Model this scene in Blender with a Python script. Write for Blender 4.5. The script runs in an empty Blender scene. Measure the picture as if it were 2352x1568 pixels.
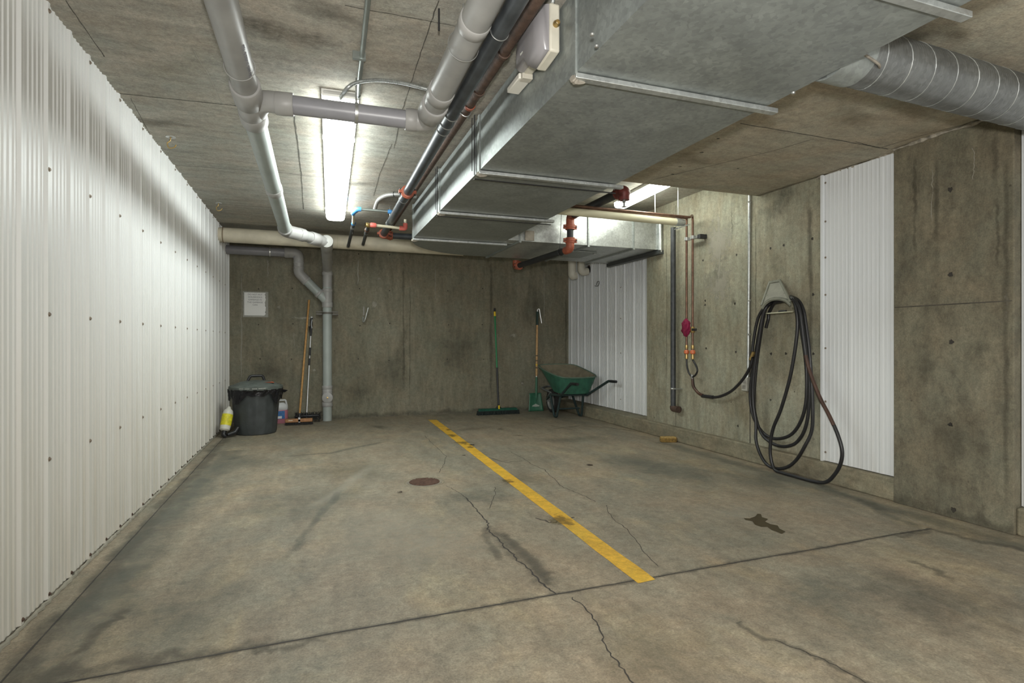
import bpy, math, random
from mathutils import Vector, Matrix
random.seed(7)
C = bpy.context.scene.collection
PI = math.pi
# ---------------------------------------------------------------- camera, world, exposure
FPX = 1290.0; HC = 1.05; YAW = math.radians(19.66)
cd = bpy.data.cameras.new('camera'); cam = bpy.data.objects.new('camera', cd); C.objects.link(cam)
cam.location = (0, 0, HC); cam.rotation_euler = (PI/2, 0, -YAW)
cd.sensor_width = 36; cd.lens = 36*FPX/2352; cd.clip_start = .02
bpy.context.scene.camera = cam
vs = bpy.context.scene.view_settings
vs.view_transform = 'Standard'; vs.look = 'None'; vs.gamma = 1; vs.use_curve_mapping = False
vs.exposure = 1.55
LIGHT = 8.5          # emission of the lamp diffusers
w = bpy.data.worlds.new('world'); bpy.context.scene.world = w; w.use_nodes = True
w.node_tree.nodes['Background'].inputs[0].default_value = (1, .97, .93, 1)
w.node_tree.nodes['Background'].inputs[1].default_value = .75

# the photographer's flash, just above the lens: it throws the duct's shadow onto the lowered slab
fl = bpy.data.lights.new('camera_flash', 'AREA'); fl.shape = 'DISK'; fl.size = .12; fl.energy = 26; fl.color = (1, .98, .93)
flo = bpy.data.objects.new('camera_flash', fl); C.objects.link(flo); flo.location = (0, -.02, 1.27)
flo.rotation_euler = Vector((.85, .62, .25)).to_track_quat('-Z', 'Y').to_euler()

SY, CY = math.sin(YAW), math.cos(YAW)
def W(u, v, x=None, y=None, z=None):
    """point where the sight line through a photo position meets a wall, floor or ceiling plane"""
    a = (u-1176)/FPX; c = (784-v)/FPX
    d = Vector((SY+CY*a, CY-SY*a, c))
    if x is not None: t = x/d.x
    elif y is not None: t = y/d.y
    else: t = (z-HC)/d.z
    return Vector((0, 0, HC)) + d*t

# ---------------------------------------------------------------- mesh helpers
def obj_matrix(o):
    m = Matrix.Translation(o.location) @ o.rotation_euler.to_matrix().to_4x4()
    return obj_matrix(o.parent) @ m if o.parent else m
class M:
    def __init__(s): s.v = []; s.f = []; s.a = None
    def add(s, vs_, fs):
        n = len(s.v); s.v += [Vector(p) for p in vs_]; s.f += [tuple(i+n for i in f) for f in fs]; return s
    def box(s, a, b):
        x0, y0, z0 = a; x1, y1, z1 = b
        return s.add([(x0,y0,z0),(x1,y0,z0),(x1,y1,z0),(x0,y1,z0),(x0,y0,z1),(x1,y0,z1),(x1,y1,z1),(x0,y1,z1)],
            [(0,3,2,1),(4,5,6,7),(0,1,5,4),(1,2,6,5),(2,3,7,6),(3,0,4,7)])
    def obox(s, c, ax, ay, az, hx, hy, hz):
        c = Vector(c); ax = Vector(ax).normalized(); ay = Vector(ay).normalized(); az = Vector(az).normalized()
        P = [c+ax*hx*i+ay*hy*j+az*hz*k for k in (-1,1) for i, j in ((-1,-1),(1,-1),(1,1),(-1,1))]
        return s.add(P, [(0,3,2,1),(4,5,6,7),(0,1,5,4),(1,2,6,5),(2,3,7,6),(3,0,4,7)])
    def tube(s, pts, r, n=20, caps=True, closed=False):
        pts = [Vector(p) for p in pts]; k = len(pts)
        rr = r if isinstance(r, (list, tuple)) else [r]*k
        T = []
        for i in range(k):
            a = pts[i-1] if i else (pts[-1] if closed else pts[0]); b = pts[i+1] if i < k-1 else (pts[0] if closed else pts[-1])
            t = (b-a); T.append(t.normalized() if t.length > 1e-9 else (T[-1] if T else Vector((0,0,1))))
        u = T[0].orthogonal().normalized(); V = []
        for i in range(k):
            u = u - T[i]*u.dot(T[i])
            if u.length < 1e-6: u = T[i].orthogonal()
            u.normalize(); w_ = T[i].cross(u)
            for j in range(n):
                an = 2*PI*j/n; V.append(pts[i]+(u*math.cos(an)+w_*math.sin(an))*rr[i])
        F = [(i*n+j, i*n+(j+1)%n, (i+1)*n+(j+1)%n, (i+1)*n+j) for i in range(k-1) for j in range(n)]
        if closed: F += [((k-1)*n+j, (k-1)*n+(j+1)%n, (j+1)%n, j) for j in range(n)]
        elif caps: F += [tuple(range(n-1, -1, -1)), tuple((k-1)*n+j for j in range(n))]
        return s.add(V, F)
    def cyl(s, a, b, r, r2=None, n=24): return s.tube([a, b], [r, r if r2 is None else r2], n)
    def lathe(s, prof, c=(0,0,0), ax=(0,0,1), n=40):
        c = Vector(c); ax = Vector(ax).normalized(); u = ax.orthogonal().normalized(); w_ = ax.cross(u); k = len(prof); V = []
        for r, z in prof:
            for j in range(n):
                an = 2*PI*j/n; V.append(c+ax*z+(u*math.cos(an)+w_*math.sin(an))*max(r, 1e-4))
        F = [(i*n+j, i*n+(j+1)%n, (i+1)*n+(j+1)%n, (i+1)*n+j) for i in range(k-1) for j in range(n)]
        return s.add(V, F)
    def prism(s, poly, d):
        """poly: list of 3-D points in a plane; d: extrusion vector"""
        P = [Vector(p) for p in poly]; d = Vector(d); n = len(P)
        return s.add(P+[p+d for p in P], [tuple(range(n-1, -1, -1)), tuple(range(n, 2*n))]+[(i, (i+1)%n, n+(i+1)%n, n+i) for i in range(n)])
    def ring(s, c, ax, R, r, n=28, m=8):
        c = Vector(c); ax = Vector(ax).normalized(); u = ax.orthogonal().normalized(); w_ = ax.cross(u)
        return s.tube([c+(u*math.cos(2*PI*j/n)+w_*math.sin(2*PI*j/n))*R for j in range(n)], r, m, closed=True)
    def build(s, name, mat, parent=None, local=False, bevel=0, smooth=38):
        me = bpy.data.meshes.new(name)
        V = s.v
        if parent is not None and not local:
            inv = obj_matrix(parent).inverted(); V = [inv @ p for p in V]
        me.from_pydata([tuple(p) for p in V], [], s.f); me.update()
        if s.a is not None:
            at = me.attributes.new('a', 'FLOAT', 'POINT'); at.data.foreach_set('value', s.a)
        me.materials.append(mat)
        import bmesh
        bm = bmesh.new(); bm.from_mesh(me); bmesh.ops.recalc_face_normals(bm, faces=bm.faces); bm.to_mesh(me); bm.free()
        if smooth:
            me.shade_smooth(); me.set_sharp_from_angle(angle=math.radians(smooth))
        o = bpy.data.objects.new(name, me); C.objects.link(o)
        if parent is not None: o.parent = parent
        if bevel:
            b = o.modifiers.new('bevel', 'BEVEL'); b.width = bevel; b.segments = 2; b.limit_method = 'ANGLE'; b.angle_limit = math.radians(40)
        return o
def tag(o, label=None, cat=None, group=None, kind=None):
    if label: o['label'] = label
    if cat: o['category'] = cat
    if group: o['group'] = group
    if kind: o['kind'] = kind
    return o
def thing(name, label, cat, loc=(0,0,0), rot=(0,0,0), group=None):
    o = bpy.data.objects.new(name, None); C.objects.link(o); o.location = loc; o.rotation_euler = rot; o.empty_display_size = .05
    return tag(o, label, cat, group)
def copy_tree(o, parent=None):
    c = o.copy(); C.objects.link(c); c.parent = parent
    for ch in [x for x in bpy.data.objects if x.parent == o]: copy_tree(ch, c)
    return c
def fillet(pts, rad, n=8):
    P = [Vector(p) for p in pts]; out = [P[0]]
    for i in range(1, len(P)-1):
        a = (P[i-1]-P[i]); b = (P[i+1]-P[i]); d1 = a.normalized(); d2 = b.normalized()
        ang = d1.angle(d2)
        if ang > PI-.02: out.append(P[i]); continue
        t = min(rad/math.tan(ang/2), a.length*.49, b.length*.49)
        p0 = P[i]+d1*t; p1 = P[i]+d2*t
        for k in range(n+1):
            s_ = k/n; out.append(p0*(1-s_)**2 + P[i]*2*s_*(1-s_) + p1*s_**2)
    out.append(P[-1]); return out
def spline(pts, n=8):
    P = [Vector(p) for p in pts]; P = [P[0]*2-P[1]]+P+[P[-1]*2-P[-2]]; out = []
    for i in range(1, len(P)-2):
        for k in range(n):
            t = k/n; a, b, c, d = P[i-1], P[i], P[i+1], P[i+2]
            out.append(.5*((2*b)+(c-a)*t+(2*a-5*b+4*c-d)*t*t+(3*b-a-3*c+d)*t**3))
    out.append(P[-2]); return out

# ---------------------------------------------------------------- materials
def mat(name, col, rough=.6, metal=0, bump=0, bscale=80, var=0, vscale=12, spec=.5, alpha=1, trans=0):
    m = bpy.data.materials.new(name); m.use_nodes = True; nt = m.node_tree; N = nt.nodes; L = nt.links
    p = N['Principled BSDF']; p.inputs['Base Color'].default_value = (*col, 1); p.inputs['Roughness'].default_value = rough
    p.inputs['Metallic'].default_value = metal; p.inputs['Specular IOR Level'].default_value = spec; p.inputs['Alpha'].default_value = alpha
    p.inputs['Transmission Weight'].default_value = trans
    tc = N.new('ShaderNodeTexCoord')
    if var:
        nz = N.new('ShaderNodeTexNoise'); nz.inputs['Scale'].default_value = vscale; nz.inputs['Detail'].default_value = 6
        L.new(tc.outputs['Object'], nz.inputs['Vector'])
        hs = N.new('ShaderNodeMixRGB'); hs.blend_type = 'MULTIPLY'; hs.inputs[0].default_value = 1; hs.inputs[1].default_value = (*col, 1)
        rp = N.new('ShaderNodeValToRGB'); rp.color_ramp.elements[0].position = .3; rp.color_ramp.elements[1].position = .7
        rp.color_ramp.elements[0].color = (1-var, 1-var, 1-var, 1); rp.color_ramp.elements[1].color = (1+var*.3,)*3+(1,)
        L.new(nz.outputs['Fac'], rp.inputs[0]); L.new(rp.outputs[0], hs.inputs[2]); L.new(hs.outputs[0], p.inputs['Base Color'])
    if bump:
        nb = N.new('ShaderNodeTexNoise'); nb.inputs['Scale'].default_value = bscale; nb.inputs['Detail'].default_value = 4
        L.new(tc.outputs['Object'], nb.inputs['Vector'])
        b = N.new('ShaderNodeBump'); b.inputs['Strength'].default_value = bump; b.inputs['Distance'].default_value = .01
        L.new(nb.outputs['Fac'], b.inputs['Height']); L.new(b.outputs[0], p.inputs['Normal'])
    return m
def emis(name, col, st):
    m = mat(name, (.9,.9,.9)); p = m.node_tree.nodes['Principled BSDF']
    p.inputs['Emission Color'].default_value = (*col, 1); p.inputs['Emission Strength'].default_value = st; return m
def concrete(name, c1, c2, c3, stretch=(1,1,1), scale=1.0, rough=.8, pits=0.0, streak=(1,1,1), samt=.35, bump=.25, patch=1.1, speck=.24, mott=.28):
    """three-colour poured concrete: big patches, directional trowel or form grain, fine speckle, pits"""
    m = bpy.data.materials.new(name); m.use_nodes = True; nt = m.node_tree; N = nt.nodes; L = nt.links; p = N['Principled BSDF']
    tc = N.new('ShaderNodeTexCoord')
    def noise(sc, det, st=(1,1,1), rg=.55, dist=0):
        mp = N.new('ShaderNodeMapping'); mp.inputs['Scale'].default_value = st; L.new(tc.outputs['Object'], mp.inputs[0])
        n = N.new('ShaderNodeTexNoise'); n.inputs['Scale'].default_value = sc; n.inputs['Detail'].default_value = det; n.inputs['Roughness'].default_value = rg
        n.inputs['Distortion'].default_value = dist; L.new(mp.outputs[0], n.inputs['Vector']); return n.outputs['Fac']
    def ramp(f, p0, p1, a=(0,0,0), b=(1,1,1)):
        r = N.new('ShaderNodeValToRGB'); r.color_ramp.elements[0].position = p0; r.color_ramp.elements[1].position = p1
        r.color_ramp.elements[0].color = (*a, 1); r.color_ramp.elements[1].color = (*b, 1); L.new(f, r.inputs[0]); return r.outputs[0]
    def mix(t, a, b, f=None, fv=1):
        x = N.new('ShaderNodeMixRGB'); x.blend_type = t; x.inputs[0].default_value = fv
        if f is not None: L.new(f, x.inputs[0])
        for i, q in ((1, a), (2, b)):
            if isinstance(q, tuple): x.inputs[i].default_value = (*q, 1)
            else: L.new(q, x.inputs[i])
        return x.outputs[0]
    col = mix('MIX', c1, c2, ramp(noise(patch*scale, 5, stretch, .6, .6), .38, .62))
    col = mix('MIX', col, c3, ramp(noise(patch*2.3*scale, 6, stretch, .65, .9), .52, .72))
    col = mix('MULTIPLY', col, ramp(noise(9*scale, 6, streak, .7), .3, .7, (1-samt,)*3, (1+samt*.35,)*3))
    col = mix('MULTIPLY', col, ramp(noise(120, 3, (1,1,1), .8), .3, .7, (1-speck,)*3, (1+speck*.6,)*3))
    col = mix('MULTIPLY', col, ramp(noise(26, 8, (1,1,1), .78, .5), .32, .68, (1-mott,)*3, (1+mott*.6,)*3))
    col = mix('MULTIPLY', col, ramp(noise(3.1, 7, (1,1,1), .7, .4), .35, .65, (.99, 1.02, 1.0), (1.06, .98, .91)))
    h = noise(60, 5, streak, .7)
    if pits:
        vo = N.new('ShaderNodeTexVoronoi'); vo.inputs['Scale'].default_value = 9; L.new(tc.outputs['Object'], vo.inputs['Vector'])
        pm = ramp(vo.outputs['Distance'], .03, .075, (0.25,0.25,0.22), (1,1,1))
        nn = ramp(noise(2.3, 2), .5, .6, (1,1,1), (0,0,0))
        col = mix('MULTIPLY', col, mix('MIX', pm, (1,1,1), nn), fv=pits)
    L.new(col, p.inputs['Base Color']); p.inputs['Roughness'].default_value = rough
    b = N.new('ShaderNodeBump'); b.inputs['Strength'].default_value = bump; b.inputs['Distance'].default_value = .008
    L.new(h, b.inputs['Height']); L.new(b.outputs[0], p.inputs['Normal'])
    return m
def decal(name, col, strength=1, scale=18, lo=.4, hi=.6, rough=.7):
    """stain with a ragged translucent edge; vertex attribute a is its density"""
    m = bpy.data.materials.new(name); m.use_nodes = True; nt = m.node_tree; N = nt.nodes; L = nt.links; p = N['Principled BSDF']
    p.inputs['Base Color'].default_value = (*col, 1); p.inputs['Roughness'].default_value = rough
    tc = N.new('ShaderNodeTexCoord'); n = N.new('ShaderNodeTexNoise'); n.inputs['Scale'].default_value = scale; n.inputs['Detail'].default_value = 7; n.inputs['Roughness'].default_value = .7
    L.new(tc.outputs['Object'], n.inputs['Vector'])
    at = N.new('ShaderNodeAttribute'); at.attribute_name = 'a'
    mr = N.new('ShaderNodeMapRange'); mr.inputs['From Min'].default_value = lo; mr.inputs['From Max'].default_value = hi
    ad = N.new('ShaderNodeMath'); ad.operation = 'MULTIPLY_ADD'; ad.inputs[1].default_value = .5; L.new(at.outputs['Fac'], ad.inputs[0])
    sb = N.new('ShaderNodeMath'); sb.operation = 'SUBTRACT'; sb.inputs[1].default_value = .25; L.new(n.outputs['Fac'], sb.inputs[0]); L.new(sb.outputs[0], ad.inputs[2])
    L.new(ad.outputs[0], mr.inputs['Value'])
    mu = N.new('ShaderNodeMath'); mu.operation = 'MULTIPLY'; L.new(mr.outputs[0], mu.inputs[0])
    m2 = N.new('ShaderNodeMath'); m2.operation = 'MULTIPLY'; m2.inputs[1].default_value = 6; m2.use_clamp = True; L.new(at.outputs['Fac'], m2.inputs[0]); L.new(m2.outputs[0], mu.inputs[1])
    m3 = N.new('ShaderNodeMath'); m3.operation = 'MULTIPLY'; m3.inputs[1].default_value = strength; L.new(mu.outputs[0], m3.inputs[0])
    L.new(m3.outputs[0], p.inputs['Alpha'])
    return m
def galv(name, col, rough=.42, metal=.75):
    m = bpy.data.materials.new(name); m.use_nodes = True; nt = m.node_tree; N = nt.nodes; L = nt.links; p = N['Principled BSDF']
    tc = N.new('ShaderNodeTexCoord'); vo = N.new('ShaderNodeTexVoronoi'); vo.inputs['Scale'].default_value = 60; L.new(tc.outputs['Object'], vo.inputs['Vector'])
    n = N.new('ShaderNodeTexNoise'); n.inputs['Scale'].default_value = 5; n.inputs['Detail'].default_value = 6; n.inputs['Roughness'].default_value = .7; L.new(tc.outputs['Object'], n.inputs['Vector'])
    a = N.new('ShaderNodeMixRGB'); a.inputs[1].default_value = (*[c*.82 for c in col], 1); a.inputs[2].default_value = (*[c*1.12 for c in col], 1); L.new(vo.outputs['Color'], a.inputs[0])
    r = N.new('ShaderNodeValToRGB'); r.color_ramp.elements[0].position = .35; r.color_ramp.elements[1].position = .7; r.color_ramp.elements[0].color = (.78,.78,.78,1); r.color_ramp.elements[1].color = (1.08,1.08,1.06,1); L.new(n.outputs['Fac'], r.inputs[0])
    b = N.new('ShaderNodeMixRGB'); b.blend_type = 'MULTIPLY'; b.inputs[0].default_value = 1; L.new(a.outputs[0], b.inputs[1]); L.new(r.outputs[0], b.inputs[2]); L.new(b.outputs[0], p.inputs['Base Color'])
    mr = N.new('ShaderNodeMapRange'); mr.inputs['To Min'].default_value = rough-.08; mr.inputs['To Max'].default_value = rough+.12; L.new(n.outputs['Fac'], mr.inputs['Value']); L.new(mr.outputs[0], p.inputs['Roughness'])
    p.inputs['Metallic'].default_value = metal
    return m
def sheet(name, col, grime=.5):
    """white painted sheet metal with a rusty dirt film near the floor"""
    m = bpy.data.materials.new(name); m.use_nodes = True; nt = m.node_tree; N = nt.nodes; L = nt.links; p = N['Principled BSDF']
    tc = N.new('ShaderNodeTexCoord'); sx = N.new('ShaderNodeSeparateXYZ'); L.new(tc.outputs['Object'], sx.inputs[0])
    mp = N.new('ShaderNodeMapping'); mp.inputs['Scale'].default_value = (9, 9, .5); L.new(tc.outputs['Object'], mp.inputs[0])
    n = N.new('ShaderNodeTexNoise'); n.inputs['Scale'].default_value = 2.2; n.inputs['Detail'].default_value = 6; L.new(mp.outputs[0], n.inputs['Vector'])
    mr = N.new('ShaderNodeMapRange'); mr.inputs['From Min'].default_value = 1.5; mr.inputs['From Max'].default_value = 0.0; mr.inputs['To Max'].default_value = 1; L.new(sx.outputs['Z'], mr.inputs['Value'])
    mu = N.new('ShaderNodeMath'); mu.operation = 'MULTIPLY'; L.new(mr.outputs[0], mu.inputs[0]); L.new(n.outputs['Fac'], mu.inputs[1])
    m2 = N.new('ShaderNodeMath'); m2.operation = 'MULTIPLY'; m2.inputs[1].default_value = grime*1.9; m2.use_clamp = True; L.new(mu.outputs[0], m2.inputs[0])
    a = N.new('ShaderNodeMixRGB'); a.inputs[1].default_value = (*col, 1); a.inputs[2].default_value = (.50,.44,.32,1); L.new(m2.outputs[0], a.inputs[0]); L.new(a.outputs[0], p.inputs['Base Color'])
    p.inputs['Roughness'].default_value = .38; p.inputs['Specular IOR Level'].default_value = .5
    return m

FLOOR = concrete('floor_concrete', (.35,.30,.225), (.275,.255,.20), (.41,.345,.235), stretch=(1,.55,1), streak=(.9,.35,1), rough=.62, samt=.30, bump=.2, speck=.34, mott=.34)
BACKW = concrete('back_wall_concrete', (.22,.21,.155), (.27,.255,.195), (.185,.175,.13), stretch=(1.3,1,.45), streak=(1.6,1,.35), rough=.85, samt=.3, pits=.7)
RIGHTW = concrete('right_wall_concrete', (.38,.375,.295), (.33,.32,.245), (.28,.26,.185), stretch=(1,1.2,.5), streak=(1,1.6,.3), rough=.8, samt=.3, pits=1)
PILW = concrete('pilaster_concrete', (.185,.172,.125), (.23,.212,.155), (.145,.133,.097), stretch=(1,1,.6), streak=(1,1.2,.5), rough=.85, samt=.4, pits=1, patch=1.6)
CEILM = concrete('ceiling_concrete', (.42,.41,.365), (.47,.455,.41), (.37,.36,.31), stretch=(.6,1.2,1), streak=(.3,1.7,1), rough=.85, samt=.28)
SOFM = concrete('soffit_concrete', (.45,.415,.335), (.41,.38,.30), (.48,.43,.345), stretch=(.6,1.2,1), streak=(.4,1.4,1), rough=.85, samt=.25)
CURBM = concrete('curb_concrete', (.25,.23,.165), (.31,.285,.205), (.21,.185,.13), stretch=(1,.6,1.5), streak=(1,.5,1.5), rough=.85, samt=.4)
WHITE = sheet('white_sheet_metal', (.80,.81,.80))
WHITE2 = sheet('white_sheet_metal_clean', (.74,.77,.80), .25)
GALV = galv('galvanised_steel', (.355,.385,.378), .42, .55)
GALVB = galv('bright_galvanised_steel', (.62,.65,.65), .38)
SPIR = galv('spiral_duct_steel', (.24,.25,.25), .42, .7)
PVC = mat('grey_pvc', (.36,.36,.35), .42, var=.22, vscale=6)
PVCC = mat('grey_pvc_fitting', (.385,.38,.37), .42, var=.12, vscale=8)
PVCD = mat('dark_grey_pvc', (.30,.30,.325), .35, var=.1)
PVCG = mat('greenish_grey_pvc', (.38,.42,.40), .4, var=.15, vscale=5)
BLACKP = mat('black_steel_pipe', (.075,.085,.095), .38, metal=.3, var=.4, vscale=14)
BLACKD = mat('black_iron', (.025,.027,.03), .5, var=.3)
RUST = mat('rusty_pipe', (.10,.06,.042), .7, var=.5, vscale=25, bump=.3)
ORANGE = mat('orange_coupling', (.36,.095,.05), .5, var=.3, vscale=30)
REDP = mat('dark_red_fitting', (.17,.035,.03), .5, var=.3, vscale=30)
BEIGE = mat('pipe_insulation_jacket', (.72,.66,.52), .6, var=.25, vscale=5)
BEIGE2 = mat('pipe_insulation_cream', (.64,.61,.44), .6, var=.15, vscale=5)
COPPER = mat('copper', (.20,.115,.08), .42, metal=.6, var=.45, vscale=18)
BRASS = mat('brass', (.45,.32,.13), .35, metal=.8)
STEEL = mat('zinc_steel', (.55,.56,.55), .35, metal=.85, var=.2)
CONDM = mat('conduit_steel', (.36,.40,.38), .4, metal=.7, var=.2)
BLUE = mat('blue_fitting', (.08,.32,.72), .45)
RED = mat('red_fitting', (.72,.16,.13), .45)
CPVC = mat('cream_plastic_pipe', (.66,.60,.45), .45)
RUBBER = mat('black_rubber_hose', (.018,.018,.02), .38, var=.3)
HOSEB = mat('worn_brown_hose', (.075,.035,.022), .45, var=.4)
DARK = mat('dark_plastic', (.02,.02,.022), .4)
DIRTS = mat('dark_joint', (.09,.082,.065), .9, bump=.4, bscale=150, var=.4)
LAMPW = mat('white_lamp_housing', (.8,.79,.75), .4)
GLOW = emis('lamp_diffuser', (.94, 1.0, .97), LIGHT)
GLOWR = emis('rear_lamp_diffuser', (1.0, 1.0, .94), LIGHT*.4)
GLOW2 = emis('bay_lamp_diffuser', (.97, 1.0, .9), LIGHT*.8)
YEL = concrete('yellow_paint', (.78,.48,.045), (.72,.42,.04), (.66,.40,.05), rough=.6, samt=.2, bump=.1, patch=2, speck=.12)

# ---------------------------------------------------------------- the setting
ZC, ZS, ZB = 2.42, 2.31, 2.55      # ceiling, lowered slab, bay ceiling
XL, XR, YB = -1.01, 3.66, 8.0
Y0 = -3.6
floor = tag(M().box((-1.2, Y0, -.2), (4.1, YB+.2, 0)).build('floor', FLOOR, smooth=0), 'stained tan concrete garage floor', kind='structure')
back = tag(M().box((-1.2, YB, 0), (4.1, YB+.2, 2.75)).build('wall_back', BACKW, smooth=0), 'dark olive poured concrete back wall', kind='structure')
ceil = tag(M().box((-1.2, Y0, ZC), (1.6, YB, ZC+.3)).build('ceiling', CEILM, smooth=0), 'grey board-marked concrete ceiling', kind='structure')
M().box((1.5, Y0, ZS), (4.1, 3.87, ZC+.3)).build('lowered_slab', SOFM, ceil, smooth=0)
M().box((1.6, 3.87, ZB), (4.1, YB, ZC+.3)).build('bay_ceiling', CEILM, ceil, smooth=0)
# unseen end behind the viewer is left open so world light fills the room

def corrugated(axis_pts, z0, z1, pitch=.2225, rib=.012, flute=.004, first=0.0, nflute=5):
    """axis_pts: (origin, along, outward, length) -> ribbed sheet with major ribs and small flutes"""
    o, al, out, ln = axis_pts; prof = []
    k = math.floor(-first/pitch)
    while first+k*pitch < ln+pitch:
        c = first+k*pitch
        prof += [(c-.018, 0), (c-.009, rib), (c+.009, rib), (c+.018, 0)]
        gap = (pitch-.036)/nflute
        for j in range(nflute):
            m_ = c+.018+gap*(j+.5)
            prof += [(m_-gap*.24, 0), (m_-gap*.12, flute), (m_+gap*.12, flute), (m_+gap*.24, 0)]
        k += 1
    prof = [q for q in prof if 0 <= q[0] <= ln]; prof = [(0, 0)]+prof+[(ln, 0)]
    V = []; o = Vector(o); al = Vector(al); out = Vector(out)
    for s_, d in prof:
        b = o+al*s_+out*d; V += [b+Vector((0,0,z0)), b+Vector((0,0,z1))]
    n = len(prof); F = [(2*i, 2*i+2, 2*i+3, 2*i+1) for i in range(n-1)]
    q = len(V)
    for s_, d in prof:
        b = o+al*s_-out*.004; V += [b+Vector((0,0,z0)), b+Vector((0,0,z1))]
    F += [(q+2*i, q+2*i+1, q+2*i+3, q+2*i+2) for i in range(n-1)]
    F += [(2*i, q+2*i, q+2*i+2, 2*i+2) for i in range(n-1)] + [(2*i+1, 2*i+3, q+2*i+3, q+2*i+1) for i in range(n-1)]
    F += [(0, 1, q+1, q), (2*n-2, q+2*n-2, q+2*n-1, 2*n-1)]
    return M().add(V, F)
FIRST = 2.545 - math.floor((2.545-Y0)/.2225)*.2225 - Y0
wl = corrugated(((XL, Y0, 0), (0,1,0), (1,0,0), YB-Y0), .012, ZC, first=FIRST)
wl.box((-1.2, Y0, 0), (XL-.006, YB, ZC))
wall_left = tag(wl.build('wall_left', WHITE, smooth=0), 'white ribbed sheet metal wall along the left side', kind='structure')
def screw_mb(p, out, r=.007):
    p = Vector(p); out = Vector(out).normalized()
    return M().lathe([(r*1.35, 0), (r*1.3, .002), (r*.75, .0025), (r*.75, .006), (0, .0065)], p, out, n=10)
SCREW = mat('screw_head', (.30,.25,.2), .5, metal=.5)
for i in range(13):
    y = 2.767+i*.445
    for z in (1.16, .575, 1.745, 2.385):
        if y < YB: screw_mb((XL+.012, y, z), (1,0,0)).build('screw', SCREW, wall_left)
for i in range(24):
    y = 2.545+i*.2225
    screw_mb((XL+.012, y, .03), (1,0,0), .006).build('screw', RUST, wall_left)
M().box((XL-.004, YB-.02, 0), (XL+.022, YB-.002, ZC)).build('edge_trim', WHITE, wall_left)
pts = [(XL+.012+.004*math.sin(i*9.1), 2.0+i*.03, .004) for i in range(200)]
M().tube(pts, [.006+.004*abs(math.sin(i*2.3+math.sin(i))) for i in range(200)], 6).build('sealant_bead', mat('dirty_sealant', (.33,.31,.25), .8, var=.3), wall_left)

wr = M().box((XR, Y0, 0), (4.1, 5.60, 2.75)); wr.box((3.83, 5.60, 0), (4.1, YB, 2.75))
wall_right = tag(wr.build('wall_right', RIGHTW, smooth=0), 'pale pitted concrete wall along the right side', kind='structure')
PX = 3.585
M().box((PX, 1.95, 0), (3.9, 2.62, ZS)).build('concrete_pier', PILW, wall_right, bevel=.006, smooth=0)
M().box((PX-.0015, 1.96, 1.268), (PX+.01, 2.61, 1.275)).build('pour_joint', DIRTS, wall_right)
curb = M().box((3.60, 2.62, 0), (3.9, YB, .15))
tag(curb.build('baseboard_right', CURBM, bevel=.012, smooth=0), 'rough concrete curb at the foot of the right wall', kind='structure')
tag(M().box((3.60, Y0, 0), (3.9, 1.95, .15)).build('baseboard_front', CURBM, bevel=.012, smooth=0), 'rough concrete curb right of the bare pier', kind='structure')
# white sheet panels on the right
pc = corrugated(((3.80, 5.60, 0), (0,1,0), (-1,0,0), YB-5.60), .155, 2.40, first=.06).build('ribbed_panel', WHITE2, wall_right, smooth=0); pc['label'] = 'white ribbed sheet behind the wheelbarrow'
M().box((3.785, 5.59, .15), (3.815, 5.615, 2.1)).build('edge_trim', WHITE2, wall_right)
for y in (5.72, 6.39):
    for z in (.3, .9, 1.35, 1.75): screw_mb((3.782, y, z), (-1,0,0), .006).build('screw', SCREW, wall_right)
pa = corrugated(((3.640, 2.622, 0), (0,1,0), (-1,0,0), .586), .155, ZS-.01, pitch=.235, rib=.004, flute=.0014, first=.12, nflute=6).build('ribbed_panel', WHITE2, wall_right, smooth=0); pa['label'] = 'white ribbed sheet between bare concrete and pier'
M().box((3.628, 3.2, .15), (3.66, 3.218, ZS-.005)).build('edge_trim', WHITE2, wall_right)
for z in (.22, .6, 1.0, 1.4, 1.68, 1.95, 2.24): screw_mb((3.634, 3.178, z), (-1,0,0), .006).build('screw', SCREW, wall_right)
pb = corrugated(((3.640, -3.0, 0), (0,1,0), (-1,0,0), 4.945), .155, ZS-.01, first=.1, rib=.005, flute=.0015, nflute=6).build('ribbed_panel', WHITE2, wall_right, smooth=0); pb['label'] = 'white ribbed sheet right of the pier'
for z in (.24, .45, .72, 1.0, 1.33, 1.6, 2.0): screw_mb((3.634, 1.90, z), (-1,0,0), .006).build('screw', SCREW, wall_right)
# rough mortar ledge where slab meets the wall
pts = [(XR-.005-(.075 if 1.95 < 1.95+i*.03 < 2.62 else 0)-.008*abs(math.sin(i*1.7)), 1.95+i*.03, ZS-.004-.008*abs(math.sin(i*2.9))) for i in range(45)]
M().tube(pts, [.004+.014*abs(math.sin(i*1.3+math.sin(i*.7))*math.sin(i*.31)) for i in range(45)], 7).build('mortar_ledge', mat('rough_mortar', (.36,.33,.27), .95, bump=.6, bscale=60, var=.5, vscale=30), wall_right, smooth=0)
# vertical form joints
for y in (3.97, 5.05):
    M().box((XR-.001, y, .15), (XR+.01, y+(.012 if y < 4 else .005), 2.5)).build('form_joint', DIRTS, wall_right)
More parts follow.
